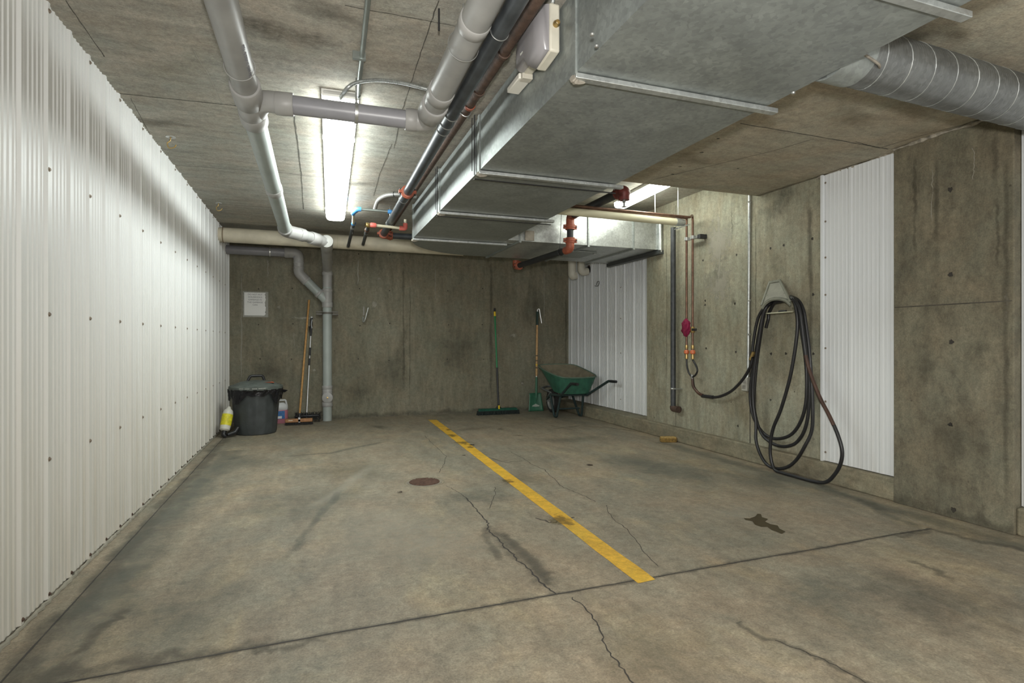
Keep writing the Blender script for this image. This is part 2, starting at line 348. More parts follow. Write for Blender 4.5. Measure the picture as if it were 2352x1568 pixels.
# cracks, joints, stains -------------------------------------------------
def strip(pts, wid, z=.0008, up=(0,0,1), a=None, jit=0, sub=1, parent=None, name='crack', m=None, fade=False, label=None):
    P = [Vector(p) for p in pts]
    if sub > 1:
        Q = []
        for i in range(len(P)-1):
            for k in range(sub): Q.append(P[i].lerp(P[i+1], k/sub))
        Q.append(P[-1]); P = Q
    up = Vector(up); V = []; A = []; n = len(P)
    cols = (-1, -.45, 0, .45, 1)
    for i in range(n):
        d = (P[min(i+1, n-1)]-P[max(i-1, 0)]); s_ = d.cross(up).normalized()
        c = P[i]+s_*random.uniform(-jit, jit); wv = wid*random.uniform(.75, 1.25) if jit else wid
        e = 1 if not fade else min(1, i/(n*.15), (n-1-i)/(n*.15))
        for q in cols:
            V.append(c+s_*q*wv+up*z); A.append((1-abs(q)**1.5)*e)
    k = len(cols)
    F = [(i*k+j, i*k+j+1, (i+1)*k+j+1, (i+1)*k+j) for i in range(n-1) for j in range(k-1)]
    mb = M().add(V, F); mb.a = A
    o = mb.build(name, m, parent, smooth=0)
    if label: o['label'] = label
    return o
def blob(c, rx, ry, ang=0, up=(0,0,1), m=None, parent=None, name='stain', z=.0007, ax=None):
    c = Vector(c); up = Vector(up); ax = Vector(ax) if ax else Vector((math.cos(ang), math.sin(ang), 0)); ay = up.cross(ax)
    V = [c+up*z]; A = [1.0]; n = 26; rings = (.3, .55, .78, 1)
    ph = random.uniform(0, 6)
    for r in rings:
        for j in range(n):
            t = 2*PI*j/n; rr = r*(1+.14*math.sin(3*t+ph)+.1*math.sin(5*t+ph*2))
            V.append(c+ax*math.cos(t)*rx*rr+ay*math.sin(t)*ry*rr+up*z); A.append(1-r)
    F = [(0, 1+j, 1+(j+1)%n) for j in range(n)]
    for k in range(len(rings)-1): F += [(1+k*n+j, 1+(k+1)*n+j, 1+(k+1)*n+(j+1)%n, 1+k*n+(j+1)%n) for j in range(n)]
    mb = M().add(V, F); mb.a = A; return mb.build(name, m, parent, smooth=0)
CRK = decal('crack_dark', (.045,.04,.035), .95, 30, .3, .42)
HAIR = decal('hairline_dark', (.07,.06,.05), .8, 26, .38, .52)
STN = decal('dark_stain', (.13,.12,.095), .42, 7, .30, .75)
STG = decal('green_grey_stain', (.17,.18,.15), .40, 3.5, .28, .80)
STL = decal('pale_stain', (.50,.46,.37), .35, 10, .3, .75)
STB = decal('brown_stain', (.23,.19,.12), .35, 5, .3, .8)
def G(u, v): return W(u, v, z=0)
# construction joint across the floor and the one along the left wall
jl = [G(u, v) for u, v in ((60,1585),(350,1530),(800,1448),(1100,1396),(1275,1365),(1500,1326),(1700,1290),(1900,1256),(2060,1226),(2140,1214))]
strip(jl, .0042, jit=.0012, sub=14, parent=floor, name='expansion_joint', m=CRK, z=.0012)
strip(jl, .022, jit=.006, sub=14, parent=floor, name='expansion_joint_wear', m=STN, z=.0006)
strip([(-.90, .6, 0), (-.90, 7.9, 0)], .004, jit=.0012, sub=120, parent=floor, name='expansion_joint', m=CRK, z=.0012)
strip([(-.89, .6, 0), (-.88, 7.9, 0)], .07, jit=.02, sub=60, parent=floor, name='stain', m=STN, z=.0006)
strip([(-.80, 1.2, 0), (-.74, 6, 0)], .16, jit=.03, sub=30, parent=floor, name='stain', m=STG, z=.0005)
strip([(3.45, 1.3, 0), (3.42, 2.4, 0), (3.44, 5.0, 0)], .10, jit=.02, sub=20, parent=floor, name='stain', m=STG, z=.0006)
def cr(px, wid=.0035, m=CRK, **k): return strip([G(*p) for p in px], wid, jit=k.pop('jit', .006), sub=k.pop('sub', 5), parent=floor, m=m, z=k.pop('z', .0011), **k)
cr([(1275,1365),(1262,1352),(1240,1335),(1222,1315),(1205,1298),(1188,1287),(1178,1270),(1160,1258),(1150,1243),(1134,1228),(1120,1215),(1122,1202),(1112,1190),(1100,1178),(1085,1160),(1070,1143)], .0045)
cr([(1275,1365),(1250,1330),(1222,1300),(1195,1270),(1165,1248),(1140,1225),(1122,1205)], .075, STN, jit=.004, fade=True, z=.0007)
cr([(1262,1350),(1250,1325),(1225,1290),(1205,1270),(1170,1240),(1150,1222)], .035, STN, jit=.005, fade=True, z=.0009)
cr([(1120,1205),(1112,1230),(1140,1270),(1150,1290)], .03, STN, jit=.005, fade=True, z=.0009)
cr([(1312,1372),(1340,1392),(1360,1415),(1378,1440),(1385,1470),(1400,1500),(1425,1530),(1455,1570)], .003)
cr([(1172,1038),(1200,1052),(1225,1068),(1250,1078),(1262,1090),(1275,1102),(1290,1117),(1320,1130),(1345,1140),(1368,1152)], .0035, HAIR)
cr([(1393,1160),(1396,1175),(1410,1193),(1440,1215),(1460,1240),(1480,1268),(1510,1300)], .003, HAIR)
cr([(1137,1118),(1136,1140),(1125,1168)], .003, HAIR)
cr([(1025,1115),(1050,1128),(1070,1143)], .003, HAIR)
cr([(975,1000),(990,1015),(1005,1030),(1025,1048),(1020,1065),(1008,1085)], .003, HAIR)
cr([(1230,1190),(1262,1200),(1290,1195),(1320,1188)], .008, HAIR, jit=.02)
cr([(1270,985),(1330,978),(1400,982),(1470,992)], .02, STN, jit=.01)
cr([(1265,977),(1320,988)], .006, HAIR)
cr([(1120,1050),(1160,1062),(1200,1058)], .015, STN, jit=.01)
cr([(1690,1430),(1760,1468),(1800,1475),(1850,1498),(1900,1520),(1960,1550),(2010,1580)], .02, STN, jit=.01)
cr([(1780,1470),(1850,1498),(1920,1528),(2010,1580)], .004, HAIR)
cr([(0,1590),(120,1558),(300,1520),(520,1490),(640,1470)], .06, STN, jit=.03, fade=True)
cr([(560,1500),(640,1492),(760,1462)], .03, STN, jit=.02, fade=True)
cr([(2060,1232),(2140,1216),(2230,1240),(2352,1262)], .035, STN, jit=.02)
cr([(1990,1150),(2060,1180),(2110,1200),(2150,1216)], .016, STL, jit=.012, fade=True)
cr([(1960,1140),(2050,1188),(2130,1215)], .05, STG, jit=.02, fade=True)
cr([(1820,1090),(1980,1150),(2080,1185)], .06, STG, jit=.02, fade=True)
cr([(2080,1285),(2130,1300),(2190,1335)], .03, STN, jit=.02, fade=True)
cr([(150,1440),(250,1350),(330,1290)], .10, STG, jit=.03, fade=True)
cr([(140,1530),(240,1440),(300,1395)], .03, STN, jit=.02, fade=True)
cr([(260,1300),(400,1160),(470,1090)], .08, STG, jit=.03, fade=True)
cr([(620,1050),(760,1040),(900,1010)], .05, STG, jit=.03, fade=True)
cr([(700,1180),(860,1060)], .08, STL, jit=.03, fade=True, z=.0006)
cr([(640,1300),(720,1200),(790,1120)], .03, STG, jit=.02, fade=True)
for (u, v, rx, ry, m) in ((1450,1060,.5,.35,STG),(1700,1030,.35,.5,STG),(1560,1080,.4,.5,STG),(1750,1100,.3,.4,STG),(1300,1010,.6,.25,STG),(1080,985,.35,.15,STG),(1190,1000,.1,.06,STN),(1150,985,.14,.05,STN),
        (900,1210,.5,.5,STL),(1000,1250,.4,.4,STL),(700,1150,.5,.5,STG),(1100,1140,.3,.2,STG),(1500,1500,.35,.3,STB),(1900,1400,.4,.3,STG),(2150,1380,.4,.35,STN),(400,1400,.4,.3,STG),(800,1080,.5,.4,STB),(1200,1100,.3,.3,STB),(1700,1180,.4,.3,STL),(560,1060,.3,.4,STG),(870,980,.3,.1,STN)):
    blob(G(u, v), rx, ry, random.uniform(0, 3), m=m, parent=floor, name='stain', z=.0003+random.random()*.0002)
# wet puddle
pd = [(1708,1190),(1722,1191),(1735,1186),(1740,1180),(1748,1181),(1750,1188),(1764,1192),(1757,1198),(1770,1204),(1786,1207),(1790,1214),(1804,1221),(1796,1226),(1786,1222),(1772,1217),(1762,1210),(1748,1210),(1734,1205),(1728,1197),(1712,1194)]
pm = M().add([G(*p)+Vector((0,0,.002)) for p in pd], [tuple(range(len(pd)))])
o = pm.build('puddle', mat('wet_concrete', (.06,.045,.022), .25), floor, smooth=0); o['label'] = 'small dark wet puddle on the floor'
# yellow parking line
a, b, c_, d = G(983, 964), G(1003, 964), G(1506, 1331), G(1465, 1340)
yl = M(); n = 60; V = []; F = []
for i in range(n+1):
    t = i/n; l = a.lerp(d, t); r = b.lerp(c_, t)
    l.x += random.uniform(-.0025, .0025); r.x += random.uniform(-.0025, .0025)
    V += [l+Vector((0,0,.0016)), r+Vector((0,0,.0016))]
F = [(2*i, 2*i+1, 2*i+3, 2*i+2) for i in range(n)]
o = M().add(V, F).build('painted_line', YEL, floor, smooth=0); o['label'] = 'yellow painted parking bay line'
SCUFF = decal('line_scuff', (.16,.12,.04), .55, 14, .42, .6)
for u, v, r in ((1040,1000,.09),(1063,1017,.11),(1080,1027,.06),(1290,1195,.10),(1166,1105,.07),(1030,987,.06)): blob(G(u, v), r, r*1.5, m=SCUFF, parent=floor, name='scuff', z=.0022)

# ceiling seams
CS = decal('ceiling_seam', (.10,.095,.08), .8, 22, .33, .5)
CSL = decal('ceiling_paste', (.5,.48,.42), .45, 14, .44, .6)
def cseam(px, wid=.004, m=CS, z=ZC, jit=.002, sub=12, nm='form_seam'): strip([W(u, v, z=z) for u, v in px], wid, z=.0012, up=(0,0,-1), jit=jit, sub=sub, parent=ceil, m=m, name=nm)
cseam([(271,214),(500,238),(560,244)], .006); cseam([(395,378),(500,386),(593,392),(690,400)], .004); cseam([(539,471),(702,483)], .004)
cseam([(792,9),(1040,55),(1230,92)], .005, CSL); cseam([(792,12),(1040,58),(1230,95)], .003); cseam([(675,265),(685,340),(692,400),(697,480)], .005)
cseam([(1007,0),(960,140),(925,250),(905,340)], .003); cseam([(900,330),(872,400),(858,450)], .003); cseam([(150,0),(240,130)], .003)
cseam([(660,400),(1000,425)], .003); cseam([(300,225),(345,310),(390,400)], .002)
cseam([(440,110),(480,170),(510,240)], .008, CSL)
for u, v in ((330,110),(620,330),(200,60),(930,60),(1010,140),(840,100),(640,440)): blob(W(u, v, z=ZC), .12, .05, random.uniform(-.4, .4), up=(0,0,-1), m=CSL, parent=ceil)
for u, v in ((760,30),(700,90),(350,280),(600,60),(950,200),(820,420)): blob(W(u, v, z=ZC), .25, .1, random.uniform(-.4, .4), up=(0,0,-1), m=STN, parent=ceil)
cseam([(1700,283),(1860,310),(2040,342)], .006, CS, ZS); cseam([(1870,318),(1780,345),(1500,412)], .004, CS, ZS); cseam([(1965,325),(2020,340),(2090,318),(2280,268)], .004, CS, ZS)
cseam([(1920,165),(2100,195),(2300,250)], .02, STB, ZS, nm='stain'); cseam([(1740,450),(1890,402),(2080,345)], .035, STN, ZS, jit=.01, nm='stain')
for u, v in ((1650,318),(1612,350),(1563,382),(1545,400),(1695,386)): blob(W(u, v, z=ZS), .018, .018, up=(0,0,-1), m=CS, parent=ceil, name='tie_hole')
for u, v in ((2100,250),(1950,270),(1600,370)): blob(W(u, v, z=ZS), .3, .15, .3, up=(0,0,-1), m=STB, parent=ceil)

# wall marks
TIE = decal('tie_hole_dark', (.04,.035,.03), .9, 40, .25, .42)
def bw(u, v, r=.012, m=TIE, r2=None): blob(W(u, v, y=YB), r, r2 or r, up=(0,-1,0), ax=(1,0,0), m=m, parent=back, name='tie_hole' if m == TIE else 'stain')
def rw(u, v, r=.014, m=TIE, r2=None, x=XR, nm=None): blob(W(u, v, x=x), r, r2 or r, up=(-1,0,0), ax=(0,1,0), m=m, parent=wall_right, name=nm or ('tie_hole' if m == TIE else 'stain'))
for u in (595, 672, 824, 895, 1028, 1110):
    for v in (582, 665, 745, 825): bw(u+random.uniform(-3, 3), v+random.uniform(-3, 3), .010)
for u, v in ((1615,598),(1620,700),(1692,585),(1622,800),(1690,808),(1620,690),(1688,697),(1770,570),(1866,548),(1800,563),(1868,676),(1771,812),(1805,812),(1868,812),(1770,918),(1695,978)): rw(u, v, .013)
for u, v in ((2183,630),(2185,785),(2183,975),(2183,435),(2190,1170)): rw(u, v, .016, x=PX)
LIGHTM = decal('pale_mark', (.42,.40,.33), .6, 20, .42, .6)
VST = decal('vertical_stain', (.085,.078,.055), .38, 7, .30, .8)
for u, v0, v1, wd, m in ((822,590,660,.012,LIGHTM),(927,590,900,.02,VST),(942,640,940,.012,VST),(1000,600,700,.008,LIGHTM),(555,600,900,.01,LIGHTM),(615,590,640,.01,LIGHTM),(1128,590,930,.03,VST),(1300,650,900,.02,VST),(1250,600,750,.01,LIGHTM),(765,620,720,.02,VST),(675,760,800,.006,LIGHTM)):
    strip([W(u, v0, y=YB), W(u, v1, y=YB)], wd, up=(0,-1,0), jit=.006, sub=16, parent=back, name='stain', m=m, fade=True)
for u, v, r, r2, m in ((860,700,.07,.1,LIGHTM),(640,705,.03,.05,LIGHTM),(1180,770,.08,.05,LIGHTM),(870,640,.06,.03,LIGHTM),(700,730,.25,.03,LIGHTM),(900,850,.3,.35,VST),(1050,800,.4,.4,VST),(620,850,.3,.3,VST),(1230,700,.25,.3,VST),(820,900,.2,.2,VST),(722,850,.04,.03,LIGHTM),(1200,880,.05,.04,LIGHTM)): bw(u, v, r, m, r2)
strip([(-1, YB, .02), (3.8, YB, .02)], .05, up=(0,-1,0), jit=.02, sub=60, parent=back, name='stain', m=VST)
for u, v0, v1, wd, m, x in ((2100,360,600,.015,VST,PX),(2150,350,560,.02,VST,PX),(2285,300,430,.02,VST,PX),(2290,450,620,.01,VST,PX),(2140,370,520,.004,LIGHTM,PX),(2235,330,420,.004,LIGHTM,PX),(2310,300,1180,.02,VST,PX),(1735,460,1000,.01,VST,XR),(1650,470,700,.02,LIGHTM,XR),(1530,500,900,.01,VST,XR),(1860,430,900,.03,VST,XR),(2310,665,740,.008,STL,PX),(1680,480,560,.01,VST,XR)):
    strip([W(u, v0, x=x), W(u+2, (v0+v1)/2, x=x), W(u, v1, x=x)], wd, up=(-1,0,0), jit=.006, sub=10, parent=wall_right, name='stain', m=m, fade=True)
for u, v, r, r2, m, x in ((2190,1000,.2,.3,VST,PX),(2120,850,.08,.1,VST,PX),(2250,800,.06,.05,VST,PX),(1800,450,.15,.12,VST,XR),(1780,480,.2,.1,VST,XR),(1650,650,.3,.3,LIGHTM,XR),(1650,560,.3,.35,LIGHTM,XR),(1700,930,.3,.2,STB,XR),(1870,900,.08,.2,VST,XR),(1800,850,.25,.2,STB,XR),(2313,695,.012,.05,STL,PX),(1685,692,.035,.035,VST,XR),(1868,1008,.02,.02,STB,XR),(1760,760,.1,.3,VST,XR)): rw(u, v, r, m, r2, x)
strip([(PX, 1.95, .02), (PX, 2.62, .02)], .05, up=(-1,0,0), jit=.02, sub=20, parent=wall_right, name='stain', m=VST)

# ---------------------------------------------------------------- rectangular duct
XD0, XD1, ZD0, ZD1 = .94, 1.85, 2.065, 2.385
duct = thing('air_duct', 'large rectangular galvanised air duct hung under the ceiling, turning right at its far end', 'duct', (1.4, 3, ZD0))
def panel4(mb, q, bulge):
    q = [Vector(p) for p in q]; c = sum(q, Vector())/4+Vector(bulge)
    mb.add(q+[c], [(0,1,4),(1,2,4),(2,3,4),(3,0,4)])
yj = [-2.4, -1.25, -.05, 1.16, 1.92, 3.2, 4.3, 5.5]
for y0, y1 in zip(yj, yj[1:]):
    s = M(); g = .004
    panel4(s, [(XD0, y0+g, ZD0), (XD0, y1-g, ZD0), (XD1, y1-g, ZD0), (XD1, y0+g, ZD0)], (0, 0, -.012))
    panel4(s, [(XD0, y0+g, ZD0), (XD0, y0+g, ZD1), (XD0, y1-g, ZD1), (XD0, y1-g, ZD0)], (-.009, 0, 0))
    s.box((XD0+.004, y0, ZD0+.004), (XD1, y1, ZD1))
    s.build('duct_section', GALV, duct, smooth=0)
TAPE = mat('duct_sealant', (.33,.30,.25), .8, bump=.3, var=.4)
for y in yj[1:-1]+[5.5]:
    M().box((XD0-.005, y-.017, ZD0-.024), (XD1+.055, y+.017, ZD0-.004)).build('joint_bar', GALVB, duct, bevel=.002)
    M().box((XD0-.008, y-.016, ZD0-.01), (XD0+.002, y+.016, ZD1+.006)).build('joint_strip', GALV, duct)
    M().tube(spline([(XD0-.012, y, ZD0-.02), (XD0+.01, y+.01, ZD0-.026), (XD0+.05, y+.015, ZD0-.018)], 4), [.014,.016,.013,.015,.012,.012,.011,.010,.006], 7).build('sealant', TAPE, duct)
# elbow and branch
cx, cy = 1.85, 5.5; n = 20; arc = [(cx-.91*math.cos(PI/2*i/n), cy+.93*math.sin(PI/2*i/n)) for i in range(n+1)]
poly = [(x, y, ZD0) for x, y in arc]+[(1.98, 6.43, ZD0), (1.98, 5.5, ZD0)]
M().prism(poly, (0, 0, ZD1-ZD0)).build('duct_elbow', GALV, duct, smooth=30)
xs = [1.98, 2.75, 3.30, 3.66]
for i, (a, b) in enumerate(zip(xs, xs[1:])):
    s = M(); ye = 5.31
    y0 = 5.5 if i == 99 else ye
    panel4(s, [(a+.004, y0, ZD0), (a+.004, 6.44, ZD0), (b-.004, 6.44, ZD0), (b-.004, y0, ZD0)], (0, 0, -.008))
    panel4(s, [(a+.004, y0, ZD0), (b-.004, y0, ZD0), (b-.004, y0, ZD1), (a+.004, y0, ZD1)], (0, -.008, 0))
    s.box((a, y0+.004, ZD0+.004), (b, 6.44, ZD1)); s.build('duct_section', GALVB, duct, smooth=0)
M().box((1.80, 5.31, ZD0+.002), (1.99, 5.52, ZD1-.002)).build('duct_throat', GALVB, duct)
for x in xs[:3]:
    M().box((x-.012, 5.295, ZD0-.018), (x+.012, 6.45, ZD0+.001)).build('joint_bar', GALV, duct)
    M().box((x-.008, 5.298, ZD0), (x+.008, 5.306, ZD1)).build('joint_strip', GALV, duct)
M().box((2.03, 5.285, 2.07), (2.13, 5.3, 2.17)).build('sealant_patch', TAPE, duct, bevel=.004)
M().box((3.60, 5.27, ZD0-.05), (3.66, 6.44, ZD0-.008)).build('support_angle', mat('dark_angle', (.05,.055,.055), .5), duct)
M().tube([(3.63, 5.29, ZD0-.03), (3.63, 5.29, ZD1+.05)], .022, 14).build('rolled_flange', GALVB, duct)
# access door on the branch underside
ad = M().box((2.62, 5.62, ZD0-.022), (3.02, 6.05, ZD0-.006)).build('access_panel', GALV, duct, bevel=.003)
for x, y in ((2.6, 5.7), (3.0, 5.66)): M().box((x, y, ZD0-.03), (x+.03, y+.02, ZD0-.018)).build('latch', STEEL, ad)
# hanger straps
for y in (3.28, 4.35, .9):
    s = M(); s.box((XD0-.012, y-.008, ZD0-.006), (XD0-.008, y+.008, ZC+.0)); s.box((XD0-.012, y-.008, ZD0-.034), (XD1+.05, y+.008, ZD0-.03))
    s.box((XD0-.014, y+.045, ZD0+.03), (XD0-.010, y+.05, ZC)); s.build('hanger_strap', DARK, duct)
for u, v in ((1360,78),(1370,105),(1715,245),(1822,212)): M().lathe([(.008,0),(.007,.006),(0,.008)], W(u, v, z=ZD0-.012), (0,0,-1), 10).build('screw', STEEL, duct)
YST = mat('yellow_tape', (.5,.42,.12), .7, var=.6, vscale=40)
M().box((1.9, 5.32, ZD1+.0), (3.64, 5.40, ZD1+.035)).build('insulation_strip', YST, duct)

# ---------------------------------------------------------------- spiral duct
sd = thing('spiral_duct', 'round spiral seam galvanised duct running from the big duct to the right wall', 'duct', (2.0, 1.62, 2.18))
R = .108; zc = 2.17
M().cyl((1.86, 1.62, zc), (3.68, 1.70, zc), R, n=56).build('duct_tube', SPIR, sd)
dv = Vector((1.82, .08, 0)).normalized(); wv = Vector((0,0,1)); uv = wv.cross(dv)
for nm, rr, pit, m in (('spiral_seam', .0022, .14, GALVB), ('fine_rib', .0012, .0158, SPIR)):
    pts = []; turns = int(1.60/pit); st = 26
    for i in range(turns*st+1):
        an = 2*PI*i/st; pts.append(Vector((1.98, 1.6253, zc))+dv*(pit*i/st)+(uv*math.cos(an)+wv*math.sin(an))*R)
    M().tube(pts, rr, 5).build(nm, m, sd)
M().cyl((1.86, 1.62, zc), (2.0, 1.626, zc), R+.006, n=40).build('collar', GALV, sd)
M().tube(spline([(1.9, 1.5, 2.10), (2.0, 1.52, 2.09), (2.06, 1.56, 2.10)], 5), .005, 7).build('sealant', TAPE, sd)
# ---------------------------------------------------------------- grey plastic drain pipework
z = lambda r: HC+r
dp = thing('drain_pipe', 'grey plastic drain pipework: ceiling runs, cross pipe and the stack down the back wall', 'pipe', (.2, 7.85, 0))
RP = .058
A = Vector((-.325, 1.0, z(1.262))); B = Vector((-.25, 6.16, z(1.135))); E = Vector((.163, 6.58, z(1.10))); S0 = Vector((.2, 7.85, z(.97)))
def pt(t): return A.lerp(B, t)
def ty(y): return pt((y-A.y)/(B.y-A.y))
def pipe(a, b, r=RP, m=PVC, nm='pipe'): return M().cyl(a, b, r, n=32).build(nm, m, dp)
def hub(a, b, r=RP+.009, m=PVCC, nm='coupling'):
    a = Vector(a); b = Vector(b); d = (b-a).normalized()
    return M().tube([a, a+d*.004, b-d*.004, b], [r-.003, r, r, r-.003], 32).build(nm, m, dp)
pipe(A, ty(3.05)); pipe(ty(3.0), B, m=PVCG)
hub(ty(2.92), ty(3.10), RP+.012); hub(ty(3.08), ty(3.26), RP+.008, nm='wye'); hub(ty(3.24), ty(3.36), RP+.012)
hub(ty(4.62), ty(4.74), RP+.005)
CRB = .047
w0 = ty(3.30); x1 = Vector((-.12, 3.06, z(1.20))); x2 = Vector((.50, 3.00, z(1.18))); x3 = Vector((.583, 2.86, z(1.18)))
M().tube(fillet([w0, (-.235, 3.09, z(1.215)), x1], .09), CRB+.006, 24).build('wye_arm', PVCC, dp)
hub(x1+Vector((-.05,.004,0)), x1+Vector((.035,-.003,0)), CRB+.010, nm='coupling')
pipe(x1, x2, CRB, PVCD)
hub(x2+Vector((-.03,.003,0)), x2+Vector((.03,-.003,0)), CRB+.010)
M().tube(fillet([x2, (.583, 2.99, z(1.18)), (.583, 2.80, z(1.183))], .07), CRB+.008, 24).build('elbow', PVCC, dp)
N0 = Vector((.583, 2.86, z(1.182))); N1 = Vector((.578, .9, z(1.235)))
hub(N0+Vector((0,.03,0)), N0+Vector((0,-.10,.002)), RP+.010); pipe(N0, N1); hub(N0.lerp(N1, .13), N0.lerp(N1, .09), RP+.006); hub(N0.lerp(N1, .40), N0.lerp(N1, .43), RP+.004)
# ring hangers
def ringh(p, ax, r=RP+.004, m=STEEL, top=ZC, par=dp, rod=True):
    o = M().ring(p, ax, r, .0022, 32, 6)
    if rod: o.cyl(Vector(p)+Vector((0,0,r)), (p[0], p[1], top), .004, n=8)
    return o.build('pipe_hanger', m, par)
ringh(ty(2.75), (0,1,0), RP+.006, PVCC); ringh((.22, 3.03, z(1.19)), (1,0,0), CRB+.004, STEEL); ringh(N0.lerp(N1, .33), (0,1,0), RP+.006)
sl = M().lathe([(CRB+.005, -.008), (CRB+.006, 0), (CRB+.005, .008)], (.22, 3.03, z(1.19)), (1,0,0), 30); sl.cyl((.22, 3.03, z(1.24)), (.22, 3.03, ZC), .005, n=8); sl.build('strap', STEEL, dp)
M().cyl((.495, 2.28, 2.42), (.495, 2.28, 2.33), .004, n=8).build('threaded_rod', DARK, dp)
# far elbow and wye with cleanout
d = (E-B).normalized()
M().tube(fillet([B+(A-B).normalized()*.05, B+Vector((0,.05,0)), B.lerp(E, .35)], .09), RP+.008, 28).build('elbow', PVCC, dp)
hub(B+(A-B).normalized()*.10, B+(A-B).normalized()*.02, RP+.012)
pipe(B.lerp(E, .3), B.lerp(E, .75)); hub(B.lerp(E, .30), B.lerp(E, .42), RP+.010); hub(B.lerp(E, .58), B.lerp(E, .78), RP+.010)
F1 = E+Vector((-.005, -.05, .006)); dS = (S0-F1).normalized()
hub(F1, F1+dS*.30, RP+.009, nm='wye')
M().tube(fillet([B.lerp(E, .72), E+dS*.03, E+dS*.2], .08), RP+.006, 26).build('wye_arm', PVCC, dp)
cap = M().lathe([(0, .016), (.05, .015), (.060, .010), (.069, .008), (.071, -.02)], F1, -dS, 36).build('cleanout_cap', mat('pale_cap', (.40,.40,.38), .5), dp)
M().obox(F1-dS*.020, (1,0,0), (0,0,1), dS, .014, .014, .008).build('wrench_square', PVC, cap)
M().tube(fillet([F1+dS*.25, S0, S0+Vector((0,0,-.25))], .10), RP+.003, 28).build('elbow', PVCC, dp)
pipe(S0+Vector((0,0,-.12)), (.2, 7.85, 0), RP+.001, PVCG)
def colz(v): return W(752, v, y=7.85).z
for a, b in ((598, 605), (625, 632), (663, 670), (694, 706), (885, 893), (922, 933)): hub((.2, 7.85, colz(a)), (.2, 7.85, colz(b)), RP+.010)
hub((.2, 7.85, colz(663)), (.2, 7.85, colz(706)), RP+.006, nm='wye'); hub((.2, 7.85, colz(885)), (.2, 7.85, colz(933)), RP+.006, nm='tee')
cz = colz(912)
cap = M().lathe([(.0, .016), (.05, .015), (.062, .010), (.068, .008), (.068, -.05)], (.2, 7.785, cz), (-.1,-1,0), 36).build('cleanout_cap', PVCC, dp)
M().lathe([(.012, 0), (.012, .008), (0, .009)], (.2, 7.77, cz), (0,-1,0), 10).build('cap_screw', BRASS, cap)
M().lathe([(RP+.008, -.012), (RP+.009, 0), (RP+.008, .012)], (.2, 7.85, colz(719)), n=30).box((.06, 7.90, colz(723)), (.34, 7.93, colz(719))).box((.06, 7.90, colz(717)), (.34, 7.93, colz(714))).build('pipe_clamp', mat('clamp_steel', (.16,.15,.13), .6, .3, var=.3), dp)
# lower branch
q = [Vector((XL, 7.85, z(1.155))), Vector((-.156, 7.85, z(1.15))), Vector((-.156, 7.85, z(.895))), Vector((.2, 7.85, z(.53)))]
M().tube(fillet(q, .11), RP-.002, 30).build('branch_pipe', PVCD, dp)
M().tube(fillet([q[0].lerp(q[1], .86), q[1], q[1].lerp(q[2], .72)], .115), RP+.006, 28).build('elbow', PVCC, dp)
M().tube(fillet([q[1].lerp(q[2], .70), q[2], q[2].lerp(q[3], .30)], .09), RP+.006, 28).build('elbow', PVCC, dp)
pipe(q[2].lerp(q[3], .25), q[3], RP+.001, PVCG)
hub(q[1].lerp(q[2], .45), q[1].lerp(q[2], .52), RP+.010); hub(q[1].lerp(q[2], .70), q[1].lerp(q[2], .78), RP+.010); hub(q[2].lerp(q[3], .24), q[2].lerp(q[3], .30), RP+.009); hub(q[2].lerp(q[3], .68), q[2].lerp(q[3], .75), RP+.010); hub(q[0].lerp(q[1], .80), q[0].lerp(q[1], .87), RP+.009)
sl = M().lathe([(RP+.001, -.008), (RP+.003, 0), (RP+.001, .008)], (-.50, 7.85, z(1.152)), (1,0,0), 30); sl.build('strap', mat('bright_strap', (.75,.76,.75), .3, .7), dp)
# lettering printed along the pipe
def text(s, size, loc, mtx, m, par, nm='printed_text', align='CENTER', ext=.0004):
    cu = bpy.data.curves.new(nm, 'FONT'); cu.body = s; cu.size = size; cu.align_x = align; cu.align_y = 'CENTER'; cu.extrude = ext; cu.space_line = 1.2
    t = bpy.data.objects.new(nm, cu); C.objects.link(t); bpy.context.view_layer.update()
    dg = bpy.context.evaluated_depsgraph_get(); me = bpy.data.meshes.new_from_object(t.evaluated_get(dg)); bpy.data.objects.remove(t)
    me.materials.clear(); me.materials.append(m); o = bpy.data.objects.new(nm, me); C.objects.link(o)
    mw = Matrix.Translation(loc) @ mtx.to_4x4()
    if par is not None:
        mw = obj_matrix(par).inverted() @ mw; o.parent = par
    o.matrix_basis = mw
    return o
def basis(xa, ya):
    xa = Vector(xa).normalized(); ya = Vector(ya).normalized(); za = xa.cross(ya)
    return Matrix((xa, ya, za)).transposed()
INK = mat('ink', (.05,.05,.06), .6); INKG = mat('grey_ink', (.2,.2,.22), .6)
dirp = (B-A).normalized()
nrm = Vector((.75, 0, -.66)).normalized()
text('IPEX  SYSTEM 15  DWV PVC', .022, ty(2.62)+nrm*(RP+.0008), basis(dirp, nrm.cross(dirp)), INKG, dp)

